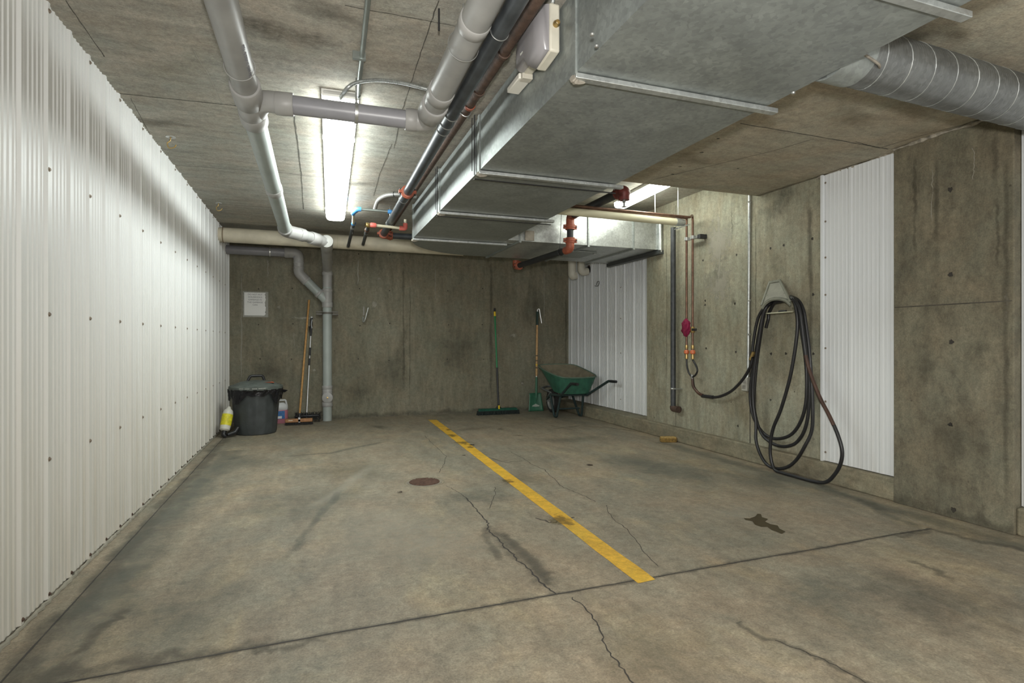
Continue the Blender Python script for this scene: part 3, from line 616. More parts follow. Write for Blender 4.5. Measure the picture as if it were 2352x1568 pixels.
# ---------------------------------------------------------------- steel pipes under the ceiling
bp = thing('sprinkler_main', 'long black steel pipe with orange couplings between grey drain pipe and duct', 'pipe', (.7, 4, 2.25))
p0 = Vector((.664, .8, z(1.2))); p1 = Vector((.757, 6.42, z(1.195)))
M().cyl(p0, p1, .035, n=24).build('pipe', BLACKP, bp)
M().cyl((.757, 6.46, z(1.2)), (1.6, 6.46, z(1.2)), .035, n=20).build('pipe', BLACKP, bp)
def coupling(c, ax, r, par, m=ORANGE, nm='coupling'):
    c = Vector(c); ax = Vector(ax).normalized(); s = M()
    s.lathe([(r, -.028), (r+.012, -.026), (r+.012, -.012), (r+.018, -.008), (r+.018, .008), (r+.012, .012), (r+.012, .026), (r, .028)], c, ax, 28)
    sd_ = ax.cross(Vector((0,0,1))); 
    if sd_.length < .1: sd_ = Vector((1,0,0))
    sd_.normalize(); u2 = ax.cross(sd_)
    for k in (-1, 1): s.obox(c+sd_*k*(r+.02), sd_, ax, u2, .014, .02, .012)
    o = s.build(nm, m, par)
    for k in (-1, 1): M().cyl(c+sd_*k*(r+.024)-u2*.026, c+sd_*k*(r+.024)+u2*.026, .006, n=8).build('bolt', BLACKD, o)
    return o
def ly(y): return p0.lerp(p1, (y-p0.y)/(p1.y-p0.y))
coupling(ly(4.52), p1-p0, .035, bp); coupling(ly(6.35), p1-p0, .037, bp); coupling((.84, 6.46, z(1.2)), (1,0,0), .035, bp)
M().tube(fillet([ly(6.36), (.757, 6.46, z(1.2)), (.86, 6.46, z(1.2))], .08), .042, 20).build('elbow', ORANGE, bp)
for y in (2.06, 2.90, 3.02, 3.12, 4.75, 5.75): ringh(ly(y), (0,1,0), .037, STEEL, par=bp, rod=(y in (2.06, 3.02, 5.75)))
rp = thing('rusty_pipe', 'thin rusty brown pipe beside the black pipe, nearest the duct', 'pipe', (.8, 4, 2.33))
M().cyl((.785, .8, z(1.275)), (.838, 6.9, z(1.275)), .025, n=18).build('pipe', RUST, rp)
for y in (2.35, 2.75, 2.93): M().lathe([(.026, -.012), (.031, -.01), (.031, .01), (.026, .012)], (.785+.053*(y-.8)/6.1, y, z(1.275)), (0,1,0), 20).build('coupling', ORANGE if y > 2.9 else RUST, rp)
s = M(); s.ring((.805, 3.02, z(1.275)), (0,1,0), .028, .003); s.cyl((.82, 3.03, z(1.24)), (.86, 3.10, ZC), .003, n=6); s.cyl((.80, 3.03, z(1.30)), (.87, 3.0, ZC), .003, n=6); s.build('pipe_hanger', STEEL, rp)
# insulated pipes along the back
ip = thing('insulated_pipe', 'thick cream insulated pipe crossing below the ceiling in front of the back wall', 'pipe', (.4, 7.25, 2.28))
M().cyl((XL, 7.25, z(1.235)), (1.9, 7.25, z(1.225)), .086, n=36).build('insulation', BEIGE, ip)
M().lathe([(.087, -.006), (.090, 0), (.087, .006)], (-.96, 7.25, z(1.235)), (1,0,0), 36).build('end_band', mat('brown_edge', (.25,.19,.12), .7), ip)
for x in (.30, .62, 1.2): M().lathe([(.0865, -.004), (.0875, 0), (.0865, .004)], (x, 7.25, z(1.231)), (1,0,0), 36).build('jacket_seam', BEIGE2, ip)
o = M().cyl((XL, 7.72, z(1.315)), (2.4, 7.72, z(1.30)), .052, n=28).build('insulated_pipe', BEIGE2); tag(o, 'slimmer pale yellow pipe behind and below the thick cream pipe at the back wall', 'pipe')

# ceiling conduits
o = M().cyl((.17, 1.0, ZC-.02), (.245, 3.36, ZC-.02), .012, n=12); o.lathe([(.015,-.02),(.015,.02)], (.24, 3.2, ZC-.02), (0,1,0), 12)
cdt = thing('electrical_conduit', 'straight steel conduit on the ceiling leading to the long lamp', 'conduit', (.2, 2.5, ZC)); o.build('tube', CONDM, cdt)
for y in (1.6, 2.75): M().box((.19+.02*(y-1.6)-.03, y-.01, ZC-.035), (.19+.02*(y-1.6)+.03, y+.01, ZC)).build('clip', CONDM, cdt)
fx = [W(780, 236, z=ZC-.03), W(784, 222, z=ZC-.06), W(800, 200, z=ZC-.06), W(825, 188, z=ZC-.04), W(870, 184, z=ZC-.02), W(920, 190, z=ZC-.02), W(960, 199, z=ZC-.02), W(1010, 213, z=ZC-.02)]
sp = spline(fx, 40)
fc = thing('flexible_conduit', 'curved flexible metal conduit looping from the long lamp across the ceiling', 'conduit', sp[0])
M().tube(sp, [.0085+.0018*(i % 2) for i in range(len(sp))], 10).build('armoured_sleeve', GALVB, fc)
c2 = [W(861, 482, z=ZC-.05), W(864, 470, z=ZC-.02), W(870, 458, z=ZC-.02), W(885, 449, z=ZC-.02), W(905, 446, z=ZC-.02), W(930, 447, z=ZC-.02), W(955, 451, z=ZC-.02)]
oc = thing('electrical_conduit', 'white bent conduit curving behind the black pipe near the far end of the lamp', 'conduit', c2[0])
M().tube(spline(c2, 6), .019, 12).build('tube', mat('pale_conduit', (.5,.5,.48), .35, .5), oc)
for k in (3, 4): M().ring(c2[k+1], c2[k+2]-c2[k], .021, .003).build('clip', DARK, oc)
# small water lines
cw = thing('water_pipe', 'thin cream plastic water pipe with blue fittings, right of the long lamp', 'pipe', W(812, 490, z=2.31))
zz = 2.31
def wp(u, v, zq=zz): return W(u, v, z=zq)
a0, a1, a2, a3 = wp(898, 486), wp(822, 480), wp(812, 488), wp(812, 513)
a4 = W(800, 565, y=7.16)
M().tube([a0, a1], .012, 12).build('pipe', CONDM, cw); M().tube([a2, a3], .015, 12).build('pipe', CPVC, cw)
M().tube(fillet([a3, a3.lerp(a4, .2), a4], .05), .018, 12).build('rubber_insulation', mat('dark_foam', (.07,.075,.075), .7), cw)
M().lathe([(.024,-.01),(.024,.01)], a4, a4-a3, 14).build('end_ring', BLACKD, cw)
M().tube(fillet([a1+Vector((.03,0,0)), a1, a2, a2+Vector((0,.05,0))], .03), .022, 14).build('elbow', BLUE, cw)
M().lathe([(.021,-.03),(.023,-.02),(.023,.02),(.021,.03)], a3, (0,1,0), 14).build('fitting', BLUE, cw)
M().lathe([(.018,-.04),(.023,-.03),(.020,0),(.024,.02),(.018,.04)], a3.lerp(a4, .17), a4-a3, 12).build('valve', STEEL, cw)
M().lathe([(.018,-.02),(.02,0),(.018,.02)], wp(895, 486), (1,0,0), 14).build('fitting', BLUE, cw)
s = M(); s.ring(a3.lerp(a4, .3), (1,0,.2), .035, .002); s.cyl(a3.lerp(a4, .3)+Vector((-.0,.0,.034)), a3.lerp(a4, .3)+Vector((0,0,.13)), .0025, n=6); s.build('wire_hanger', STEEL, cw)
hw = thing('water_pipe', 'thin cream plastic water pipe with red fittings, in front of the thick cream pipe', 'pipe', wp(855, 518))
b0, b1, b2 = wp(846, 517, 2.19), wp(857, 517, 2.19), wp(924, 524, 2.19); b3 = W(834, 561, y=7.16)
M().tube([b1, b2], .014, 12).build('pipe', CPVC, hw); M().tube([b0, b3], .018, 12).build('rubber_insulation', mat('dark_foam2', (.07,.075,.075), .7), hw)
M().lathe([(.024,-.01),(.024,.01)], b3, b3-b0, 14).build('end_ring', BLACKD, hw)
M().lathe([(.019,-.03),(.024,-.02),(.024,.02),(.019,.03)], b1, (1,0,0), 14).build('fitting', RED, hw)
M().tube(fillet([b2+Vector((-.03,0,0)), b2, b2+Vector((.03,0,0)), b2+Vector((.03,0,.05))], .02), .023, 14).build('elbow', RED, hw)
M().cyl(b2+Vector((.03,0,.05)), b2+Vector((.03,0,.09)), .014, n=12).build('pipe', CPVC, hw)
M().lathe([(.016,-.03),(.024,-.02),(.024,.02),(.016,.03)], b0, (1,.4,0), 14).build('fitting', BRASS, hw)
M().lathe([(.018,-.04),(.024,-.03),(.019,0),(.024,.02),(.018,.04)], b0.lerp(b3, .22), b3-b0, 12).build('valve', COPPER, hw)
M().lathe([(.020,-.02),(.023,0),(.020,.02)], b0.lerp(b3, .36), b3-b0, 12).build('valve', STEEL, hw)

# ---------------------------------------------------------------- lamps
def lamp(name, label, a, b, wd, h, top, gm, group=None):
    """long wrap-around lamp from a to b (2-D points)"""
    a = Vector((*a, 0)); b = Vector((*b, 0)); d = (b-a).normalized(); s = Vector((d.y, -d.x, 0)); up = Vector((0,0,1))
    r = thing(name, label, 'lamp', (a.x, a.y, top), group=group)
    M().obox((a+b)/2+up*(top-.015), d, s, up, (b-a).length/2, wd*.5+.005, .015).build('housing', LAMPW, r, bevel=.003)
    # curved diffuser
    n = 12; V = []; F = []
    for e in (a+d*.02, b-d*.02):
        for k in range(n+1):
            t = PI*k/n; cx_ = math.copysign(abs(math.cos(t))**.45, math.cos(t)); V.append(e+s*(-cx_*wd/2)+up*(top-.022-(h-.022)*math.sin(t)**.5))
    F = [(k, k+1, n+2+k, n+1+k) for k in range(n)]+[tuple(range(n, -1, -1)), tuple(range(n+1, 2*n+2))]
    M().add(V, F).build('diffuser', gm, r, smooth=60)
    for e, sg in ((a, 1), (b, -1)): M().obox(e+d*sg*.008+up*(top-.022), d, s, up, .008, wd*.5, .018).build('end_cap', LAMPW, r, bevel=.004)
    for t, k in ((.22, -1), (.9, -1), (.22, 1), (.9, 1)): M().obox(a.lerp(b, t)+s*k*(wd/2+.003)+up*(top-.035), d, s, up, .012, .004, .012).build('latch', LAMPW, r)
    return r
lamp('ceiling_light', 'long glowing white strip lamp on the main ceiling behind the cross pipe', (.150, 3.20), (.240, 6.22), .19, .10, ZC, GLOW)
lamp('ceiling_light', 'narrow glowing strip lamp in the recessed bay beside the right wall', (3.02, 3.98), (3.10, 5.26), .15, .085, ZB, GLOW2)
lamp('ceiling_light', 'strip lamp on the ceiling behind the viewer', (.1, -3.3), (.1, -.7), .19, .10, ZC, GLOWR)
lamp('ceiling_light', 'strip lamp on the lowered slab behind the viewer at right', (2.6, -3.4), (2.6, -1.0), .19, .10, ZS, GLOWR)

# control box on the duct side
cb = thing('control_box', 'grey plastic equipment box with clear dome cover fixed to the duct side', 'box', (XD0, 2.22, 2.3))
xo = XD0-.012
def sil(yy, zz_): return Vector((xo, yy, zz_))
pl = [sil(2.03, 2.195), sil(2.03, 2.385), sil(2.08, 2.40), sil(2.30, 2.37), sil(2.33, 2.32), sil(2.33, 2.235), sil(2.22, 2.235), sil(2.17, 2.18)]
M().prism(pl, (-.045, 0, 0)).build('base', mat('beige_plastic', (.60,.57,.48), .45, var=.15), cb, bevel=.008)
c = sum(pl, Vector())/len(pl); V = []; prev = None; LV = [(1.0, .0), (.97, .022), (.88, .040), (.65, .050), (.3, .053)]
for f, dd in LV: V += [c+(p-c)*f*.96+Vector((-.045-dd, 0, 0)) for p in pl]
n = len(pl); F = [(k*n+j, k*n+(j+1)%n, (k+1)*n+(j+1)%n, (k+1)*n+j) for k in range(len(LV)-1) for j in range(n)]+[tuple((len(LV)-1)*n+j for j in range(n))]
M().add(V, F).build('cover', mat('smoky_plastic', (.27,.26,.27), .25), cb, smooth=70)
M().box((xo-.06, 2.34, 2.22), (xo, 2.50, 2.245)).build('sensor_flap', mat('white_plastic', (.75,.73,.66), .4), cb, bevel=.004)
M().box((xo-.05, 2.32, 2.215), (xo, 2.36, 2.26)).build('bracket', mat('beige_plastic2', (.5,.47,.4), .5), cb, bevel=.003)
lb = M().obox((xo-.094, 2.19, 2.27), (0,1,0), (0,0,1), (1,0,0), .035, .012, .003).build('sticker', mat('white_label', (.7,.7,.66), .5), cb)
M().obox((xo-.0978, 2.195, 2.268), (0,1,0), (0,0,1), (1,0,0), .022, .004, .0006).build('sticker_print', INKG, lb)
M().lathe([(.012,-.012),(.014,0),(.009,.014)], (xo-.02, 2.02, 2.30), (0,-1,0), 12).build('cable_gland', BRASS, cb)
M().tube(spline([(xo-.03, 2.04, 2.39), (xo-.04, 1.98, 2.40), (xo-.05, 1.80, 2.405), (xo-.05, 1.5, 2.40)], 20), [.007+.0015*(i % 2) for i in range(61)], 8).build('armoured_cable', GALVB, cb)

# ---------------------------------------------------------------- bay pipework
bs = thing('sprinkler_branch', 'black steel branch pipe with dark red elbows dropping below the side duct', 'pipe', (2.44, 5.1, 2.0))
xb = 2.44
M().cyl((xb, 4.12, z(1.25)), (xb, 5.08, z(1.25)), .038, n=22).build('pipe', BLACKD, bs)
M().cyl((xb, 5.10, z(1.2)), (xb, 5.10, z(.96)), .032, n=22).build('pipe', BLACKD, bs)
M().cyl((xb, 5.14, z(.925)), (xb-.06, 6.5, z(.925)), .032, n=22).build('pipe', BLACKD, bs)
M().tube(fillet([(xb, 4.15, z(1.25)), (xb, 4.07, z(1.25)), (xb+.0, 4.07, z(1.17))], .07), [.05]*5+[.052]*4+[.046]*2, 22).build('elbow', REDP, bs)
M().lathe([(.052,-.012),(.056,0),(.052,.012)], (xb, 4.16, z(1.25)), (0,1,0), 22).build('elbow_rim', REDP, bs)
sh = M().lathe([(.012,.03),(.014,0),(.008,-.005),(.008,-.03),(.022,-.032),(.022,-.036),(.002,-.038)], (xb, 4.07, z(1.15)), (0,0,1), 14).build('sprinkler_head', STEEL, bs)
M().cyl((xb, 4.07, z(1.12)), (xb, 4.07, z(1.145)), .0045, n=8).build('glass_bulb', RED, sh)
M().tube(fillet([(xb, 5.0, z(1.25)), (xb, 5.1, z(1.25)), (xb, 5.1, z(1.16))], .07), .041, 20).build('elbow', ORANGE, bs)
M().tube(fillet([(xb, 5.1, z(1.0)), (xb, 5.1, z(.925)), (xb, 5.2, z(.925))], .07), .041, 20).build('elbow', ORANGE, bs)
coupling((xb, 5.10, z(1.145)), (0,0,1), .036, bs); coupling((xb, 5.10, z(1.01)), (0,0,1), .036, bs); coupling((xb-.055, 6.42, z(.925)), (0,1,0), .034, bs)
M().tube(fillet([(xb-.055, 6.42, z(.925)), (xb-.06, 6.52, z(.925)), (xb-.06, 6.52, z(1.0))], .06), .04, 20).build('elbow', ORANGE, bs)
s = M(); s.ring((xb-.01, 5.3, z(.925)), (0,1,0), .036, .003); s.cyl((xb-.03, 5.28, z(.96)), (xb-.04, 5.2, ZB), .0025, n=6); s.build('pipe_hanger', BLACKD, bs)
hp = thing('insulated_pipe', 'straight cream insulated pipe crossing the bay to the right wall', 'pipe', (2.7, 4.75, z(1.2)))
M().cyl((1.87, 4.46, z(1.14)), (3.27, 4.52, z(1.14)), .034, n=24).build('insulation', BEIGE2, hp)
M().tube([(3.27, 4.52, z(1.14)), (3.31, 4.52, z(1.14)), (3.37, 4.525, z(1.14))], [.037, .037, .028], 20).build('end_collar', GALVB, hp)
M().obox((3.35, 4.53, z(1.10)), (1,0,.35), (0,1,0), (-.35,0,1), .07, .03, .006).build('support_saddle', GALVB, hp)
for x in (3.07, 3.33): M().cyl((x, 4.56, z(1.15)), (x, 4.56, ZB), .005, n=8).build('threaded_rod', STEEL, hp)
# copper lines
def copper(name, label, y, yy, v1, valve):
    t = thing(name, label, 'pipe', (3.58, y, z(0)))
    M().tube(fillet([(1.9, yy-.41, z(1.191)), (3.42, yy-.36, z(1.191)), (3.56, y, z(1.255)), (3.56, y, W(1577, v1, x=3.56).z)], .05), .0115, 14).build('pipe', COPPER, t)
    zf = W(1577, 808, x=3.56).z
    M().lathe([(.015, .07), (.017, .05), (.014, .03)], (3.56, y, zf), n=14).build('fitting', BRASS, t)
    M().lathe([(.018, -.02), (.026, -.012), (.026, .012), (.018, .02)], (3.56, y, zf), n=16).build('union', mat('orange_union', (.62,.16,.06), .4), t)
    M().lathe([(.016, -.07), (.017, -.05), (.013, -.02)], (3.56, y, zf), n=14).build('hose_barb', BRASS, t)
    return t
yc1 = W(1577, 700, x=3.56).y; yc2 = W(1591, 700, x=3.56).y
k1 = copper('copper_pipe', 'left one of the two upright copper water pipes on the right wall', yc1, 4.90, 815, 0)
k2 = copper('copper_pipe', 'right one of the two upright copper water pipes on the right wall', yc2, 4.86, 815, 1)
zv = W(1595, 757, x=3.56).z
M().lathe([(.016,-.03),(.022,-.02),(.022,.02),(.016,.03)], (3.56, yc2, zv), n=14).build('valve_body', BRASS, k2)
M().obox((3.55, yc2-.03, zv), (0,1,0), (0,0,1), (1,0,0), .035, .012, .010).build('valve_handle', DARK, k2, bevel=.003)
zk = W(1586, 549, x=3.6).z
cl = thing('pipe_clamp', 'steel strut clamp holding both copper pipes to the concrete', 'clamp', (3.6, (yc1+yc2)/2, zk))
M().box((3.58, yc2-.09, zk-.02), (XR, yc2-.045, zk+.02)).build('strut', DARK, cl)
M().box((3.575, yc2-.05, zk-.012), (3.60, yc1+.03, zk+.012)).build('strut', STEEL, cl)
for y in (yc1, yc2): M().lathe([(.013,-.018),(.022,-.016),(.022,.016),(.013,.018)], (3.56, y, zk), n=16).build('clamp_ring', STEEL, cl)
# red rag
rz = W(1585, 752, x=3.54)
V = []; F = []; n = 26; mm = 22; cen = Vector((3.545, yc1-.012, rz.z))
for i in range(mm+1):
    ph = PI*i/mm
    for j in range(n):
        th = 2*PI*j/n; r = 1+.20*math.sin(7*th+3*ph)+.16*math.sin(4*ph*2+5*th)+random.uniform(-.06, .06)
        V.append(cen+Vector((math.sin(ph)*math.cos(th)*.026*r, math.sin(ph)*math.sin(th)*.055*r, math.cos(ph)*.085*(1+.1*math.sin(3*th)))))
F = [(i*n+j, i*n+(j+1)%n, (i+1)*n+(j+1)%n, (i+1)*n+j) for i in range(mm) for j in range(n)]
o = M().add(V, F).build('rag', mat('crimson_cloth', (.26,.012,.06), .9, bump=.4, bscale=200, var=.4, vscale=60), smooth=180); tag(o, 'crumpled crimson rag tied round the copper pipe valve', 'rag')
# black drain leader on the wall
bl = thing('steel_pipe', 'upright black steel pipe with bottom elbow between ribbed sheet and copper pipes', 'pipe', W(1546, 940, x=3.60))
yb = W(1546, 700, x=3.59).y; zb = W(1546, 938, x=3.59).z
M().cyl((3.59, yb, zb), (3.59, yb, z(1.2)), .026, n=20).build('pipe', mat('dark_grey_steel', (.06,.065,.07), .45, .2, var=.4, vscale=20), bl)
M().tube(fillet([(3.59, yb, zb+.03), (3.59, yb, zb), (3.59, yb-.085, zb)], .03), .033, 18).build('elbow', mat('rusty_elbow', (.09,.055,.04), .6, var=.4), bl)
M().lathe([(.036,-.008),(.036,.008)], (3.59, yb-.09, zb), (0,1,0), 18).build('elbow_rim', mat('rusty_elbow2', (.07,.045,.035), .6), bl)
M().lathe([(.027,-.008),(.030,0),(.027,.008)], (3.59, yb, zb+.21), n=20).box((3.59, yb-.065, zb+.205), (XR, yb-.02, zb+.215)).build('pipe_clamp', STEEL, bl)
# conduit and receptacle
yq = W(1722, 700, x=XR-.015).y
eo = thing('electrical_outlet', 'grey outlet box at the foot of a tall steel conduit beside the hose', 'outlet', (XR, W(1711, 880, x=XR).y, W(1711, 880, x=XR).z))
zo = W(1711, 882, x=XR-.04).z; yo = W(1711, 882, x=XR-.04).y
M().tube(fillet([(XR-.016, yq, ZS+.2), (XR-.016, yq+.015, 1.0), (XR-.016, yo-.012, zo+.10), (XR-.024, yo-.01, zo+.05)], .05), .0115, 12).build('conduit', GALVB, eo)
for v in (465, 690, 768): M().lathe([(.012,-.008),(.0155,0),(.012,.008)], (XR-.016, yq, W(1722, v, x=XR).z), n=14).box((XR-.008, yq, W(1722, v, x=XR).z-.006), (XR, yq+.03, W(1722, v, x=XR).z+.006)).build('clip', STEEL, eo)
M().box((XR-.045, yo-.036, zo-.062), (XR, yo+.036, zo+.062)).build('box', mat('grey_box', (.32,.32,.28), .5, var=.3), eo, bevel=.006)
pl = M().box((XR-.049, yo-.034, zo-.058), (XR-.044, yo+.034, zo+.058)).build('cover_plate', mat('outlet_cover', (.42,.41,.36), .5), eo, bevel=.002)
for dz in (-.026, .026): M().box((XR-.052, yo-.018, zo+dz-.016), (XR-.049, yo+.018, zo+dz+.016)).build('socket', mat('outlet_face', (.28,.27,.24), .5), pl, bevel=.002)

# ---------------------------------------------------------------- hose hanger and hose
def HZ(X, Y, x): return W(1640+.3315*X, 620+.3315*Y, x=x)
hh = thing('hose_hanger', 'grey hose hanger with trapezoid frame and arched hood on the concrete wall', 'hanger', HZ(430, 200, XR))
HG = mat('grey_green_plastic', (.27,.28,.23), .55, var=.25, vscale=25)
T1, T2, T3, T4 = HZ(385, 85, 3.645), HZ(456, 72, 3.645), HZ(528, 215, 3.51), HZ(331, 240, 3.51)
fr = M()
for a, b in ((T1, T2), (T2, T3), (T1, T4)): fr.obox((a+b)/2, b-a, (1,0,0), (b-a).cross(Vector((1,0,0))), (b-a).length/2+.006, .008, .009)
a, b = HZ(362, 178, 3.565), HZ(494, 164, 3.565); fr.obox((a+b)/2, b-a, (1,0,0), (b-a).cross(Vector((1,0,0))), (b-a).length/2, .008, .008)
fr.build('back_frame', HG, hh, bevel=.002)
M().prism([T1+Vector((.006,0,0)), T2+Vector((.006,0,0)), HZ(520,205,3.52), HZ(480,190,3.52), HZ(430,186,3.52), HZ(385,198,3.52), HZ(338,232,3.52)], (.004,0,0)).build('front_plate', mat('plate_grey', (.30,.30,.25), .6, var=.2), hh)
# arched hood
V = []; F = []; n = 14; arcp = [(330,250),(350,222),(375,203),(400,192),(430,188),(460,190),(490,198),(512,212),(530,228)]
arcw = spline([HZ(X, Y, 3.64) for X, Y in arcp], 4)
arcf = spline([HZ(X, Y+12, 3.50) for X, Y in arcp], 4)
k = len(arcw)
for th in (0, .006):
    V += [p-Vector((0,0,th)) for p in arcw]+[p-Vector((0,0,th)) for p in arcf]
bandA = spline([HZ(X, Y-2, 3.505) for X, Y in arcp], 4); bandB = spline([HZ(X+(430-X)*.06, Y+22, 3.505) for X, Y in arcp], 4)
M().prism(bandA+bandB[::-1], (.006,0,0)).build('hood_band', HG, hh, smooth=0)
F = [(i, i+1, k+i+1, k+i) for i in range(k-1)]+[(2*k+i, 3*k+i, 3*k+i+1, 2*k+i+1) for i in range(k-1)]+[(k+i, k+i+1, 3*k+i+1, 3*k+i) for i in range(k-1)]
M().add(V, F).build('saddle', HG, hh, smooth=60)
M().tube(arcf, .007, 8).build('saddle_lip', HG, hh)
M().tube(fillet([HZ(362, 302, 3.52), HZ(372, 301, 3.49), HZ(548, 288, 3.49), HZ(558, 280, 3.56), HZ(545, 262, 3.64)], .02), .005, 8).build('retaining_bar', mat('pale_bar', (.5,.5,.38), .4, .4), hh)
M().tube([HZ(450, 286, 3.50), HZ(470, 283, 3.495), HZ(500, 284, 3.50)], .008, 8).build('hook', BLACKD, hh)
hs = thing('water_hose', 'black rubber hose coiled in long loops over the wall hanger', 'hose', HZ(430, 400, 3.58))
def P_(px, x): return [HZ(X, Y, x) for X, Y in px]
def under(x, i): return [HZ(360, 262, x), HZ(388, 236-3*i, x+.03), HZ(430, 226-3*i, x+.03), HZ(480, 214-3*i, x+.03), HZ(522, 190, x+.02)]
sup = [W(u, v, x=xx) for u, v, xx in ((1591,868,3.57),(1594,888,3.57),(1606,903,3.57),(1625,911,3.57),(1650,911,3.57),(1678,899,3.57),(1703,875,3.56),(1722,845,3.55),(1729,822,3.55))]
up1 = P_([(264,590),(275,480),(300,350),(330,285)], 3.555)
c_dn = P_([(548,190),(588,215),(620,280),(640,400),(660,560),(675,760),(684,980),(675,1120),(640,1230),(590,1310),(530,1360),(455,1374),(390,1350),(340,1280),(308,1180),(290,1060),(272,930),(270,800),(285,650),(312,480),(335,330)], 3.545)
for i, p in enumerate(c_dn):
    if p.z < .25: p.x = 3.52
b_dn = P_([(540,185),(585,220),(612,300),(640,470),(656,640),(663,820),(652,1000),(625,1115),(575,1190),(520,1218),(460,1220),(395,1195),(335,1140),(298,1050),(278,930),(284,780),(300,620),(325,440),(345,320)], 3.57)
a_dn = P_([(545,190),(580,230),(592,330),(612,460),(632,600),(643,760),(635,930),(600,1050),(545,1130),(480,1163),(410,1165),(350,1135),(295,1065),(260,970),(250,860),(262,730),(290,560),(318,400),(340,310)], 3.59)
d_dn = P_([(540,195),(560,230),(575,310),(578,400),(560,560),(525,750),(465,960),(412,1090),(392,1190),(392,1290),(420,1380),(480,1440),(560,1478),(660,1490),(770,1470),(840,1410),(880,1330),(886,1240),(850,1120),(790,990),(735,890),(680,750),(642,620),(622,490),(606,360),(588,260),(550,195)], 3.50)
for p in d_dn:
    if p.z < .02:
        p.z = .014
full = sup[-1:]+up1+under(3.56, 0)+c_dn+under(3.555, 1)+b_dn+under(3.57, 2)+a_dn+under(3.58, 3)+d_dn+under(3.545, 4)[::-1][:3]+P_([(384,290),(376,340),(360,400)], 3.60)
sp = spline(full, 7)
M().tube(sp, .0128, 10).build('coiled_hose', RUBBER, hs)
M().tube(spline(sup, 8), .0128, 10).build('supply_hose', RUBBER, hs)
M().tube(spline(P_([(635,590),(660,690),(700,800),(740,895),(790,992),(830,1075)], 3.496), 6), .0131, 10).build('worn_stretch', HOSEB, hs)
M().tube(spline([W(u, v, x=3.565) for u, v in ((1590,868),(1593,888),(1605,903),(1614,907))], 6), .0132, 10).build('worn_stretch', HOSEB, hs)
M().cyl(W(1613, 909, x=3.57), W(1638, 912, x=3.57), .017, n=14).build('hose_joiner', DARK, hs)
M().cyl(W(1724, 826, x=3.55), W(1731, 808, x=3.55), .015, n=12).build('hose_fitting', BRASS, hs)
yj_ = W(1590, 862, x=3.565)
for px in (((1577,822),(1578,840),(1582,855),(1589,865)), ((1591,826),(1598,838),(1602,850),(1598,860),(1591,866))): M().tube(spline([W(u, v, x=3.56) for u, v in px], 8), .009, 10).build('twin_hose', RUBBER, hs)
M().tube([yj_+Vector((0,0,.01)), yj_, yj_-Vector((0,0,.04))], [.013,.016,.013], 12).build('y_connector', mat('grey_connector', (.25,.25,.24), .4, .5), hs)

# ---------------------------------------------------------------- corner details
wi = thing('insulated_pipe', 'short white insulated pipe bend with cut end in the far right corner', 'pipe', (3.5, 7.4, z(.95)))
def cw_(u, v): return W(u, v, y=7.3)
JK = mat('white_jacket', (.62,.60,.52), .5, var=.15)
for uu in (1314, 1335):
    a = cw_(uu, 560); b = cw_(uu, 634 if uu < 1320 else 625)
    M().tube(fillet([a, b, b+Vector((.10 if uu > 1320 else .06, 0, .02))], .05), .058, 24).build('insulation', JK, wi)
e = cw_(1348, 620); M().cyl(e, e+Vector((.05,0,.01)), .048, n=20).build('cut_end', DARK, wi)
M().box(tuple(cw_(1352, 618)-Vector((0,.02,0))), tuple(cw_(1383, 611)+Vector((0,.03,0)))).build('pipe_bracket', RUST, wi)
hk = M().tube(spline([W(u, v, x=3.775) for u, v in ((1366,656),(1372,657),(1376,652),(1376,646),(1372,647),(1370,655))], 6), .004, 8).build('wall_hook', DARK); tag(hk, 'small black wire hook on the ribbed sheet below the side duct', 'hook')
def chook(u, v, label):
    p = W(u, v, z=ZC); t = thing('ceiling_hook', label, 'hook', p)
    M().lathe([(.03,0),(.03,.004),(.01,.006)], p, (0,0,-1), 14).build('plate', STEEL, t)
    M().tube(spline([p+Vector(q) for q in ((0,0,0),(-.005,0,-.03),(-.02,0,-.045),(-.01,0,-.075),(.02,0,-.07),(.032,0,-.05))], 6), .004, 8).build('hook', BRASS, t)
chook(392, 314, 'small open hook in the ceiling between left wall and drain pipe, the nearer one')
chook(502, 466, 'small open hook in the ceiling near the far left corner')
nl = [W(2035, 155, z=ZS), W(2038, 168, z=2.27), W(2030, 180, z=2.25), W(2009, 200, z=2.25)]
o = M().tube(nl, .006, 8).build('bent_nail', RUST); tag(o, 'bent rusty nail sticking down from the lowered slab beside the spiral duct', 'nail')

# back wall items --------------------------------------------------------
cen = W(586, 698, y=YB-.004)
sg = thing('paper_sign', 'white paper notice about household garbage taped to the back wall', 'sign', cen)
wv, hv = .128, .148
M().obox(cen+Vector((.006,.0025,-.004)), (1,0,0), (0,0,1), (0,1,0), wv+.022, hv+.018, .0008).build('plastic_sleeve', mat('clear_tape', (.55,.55,.5), .15, alpha=.35), sg)
rg = [(-wv, hv), (wv, hv)]+[(wv-random.uniform(0, .014), hv-(2*hv)*k/14) for k in range(1, 14)]+[(wv-.02, -hv), (-wv, -hv)]
M().prism([cen+Vector((x_, 0, z_)) for x_, z_ in rg], (0, -.0012, 0)).build('paper', mat('white_paper', (.80,.80,.78), .6), sg, smooth=0)
text('DO NOT PUT\nHOUSEHOLD\nGARBAGE IN\nTHE GARBAGE\nCAN', .028, cen+Vector((0, -.0022, .055)), basis((1,0,0), (0,0,1)), INKG, sg)
hp_ = W(838, 722, y=YB)
bk = thing('wall_bracket', 'bent steel bracket screwed to the back wall right of the drain stack', 'bracket', hp_)
def bb(u, v, y): return W(u, v, y=y)
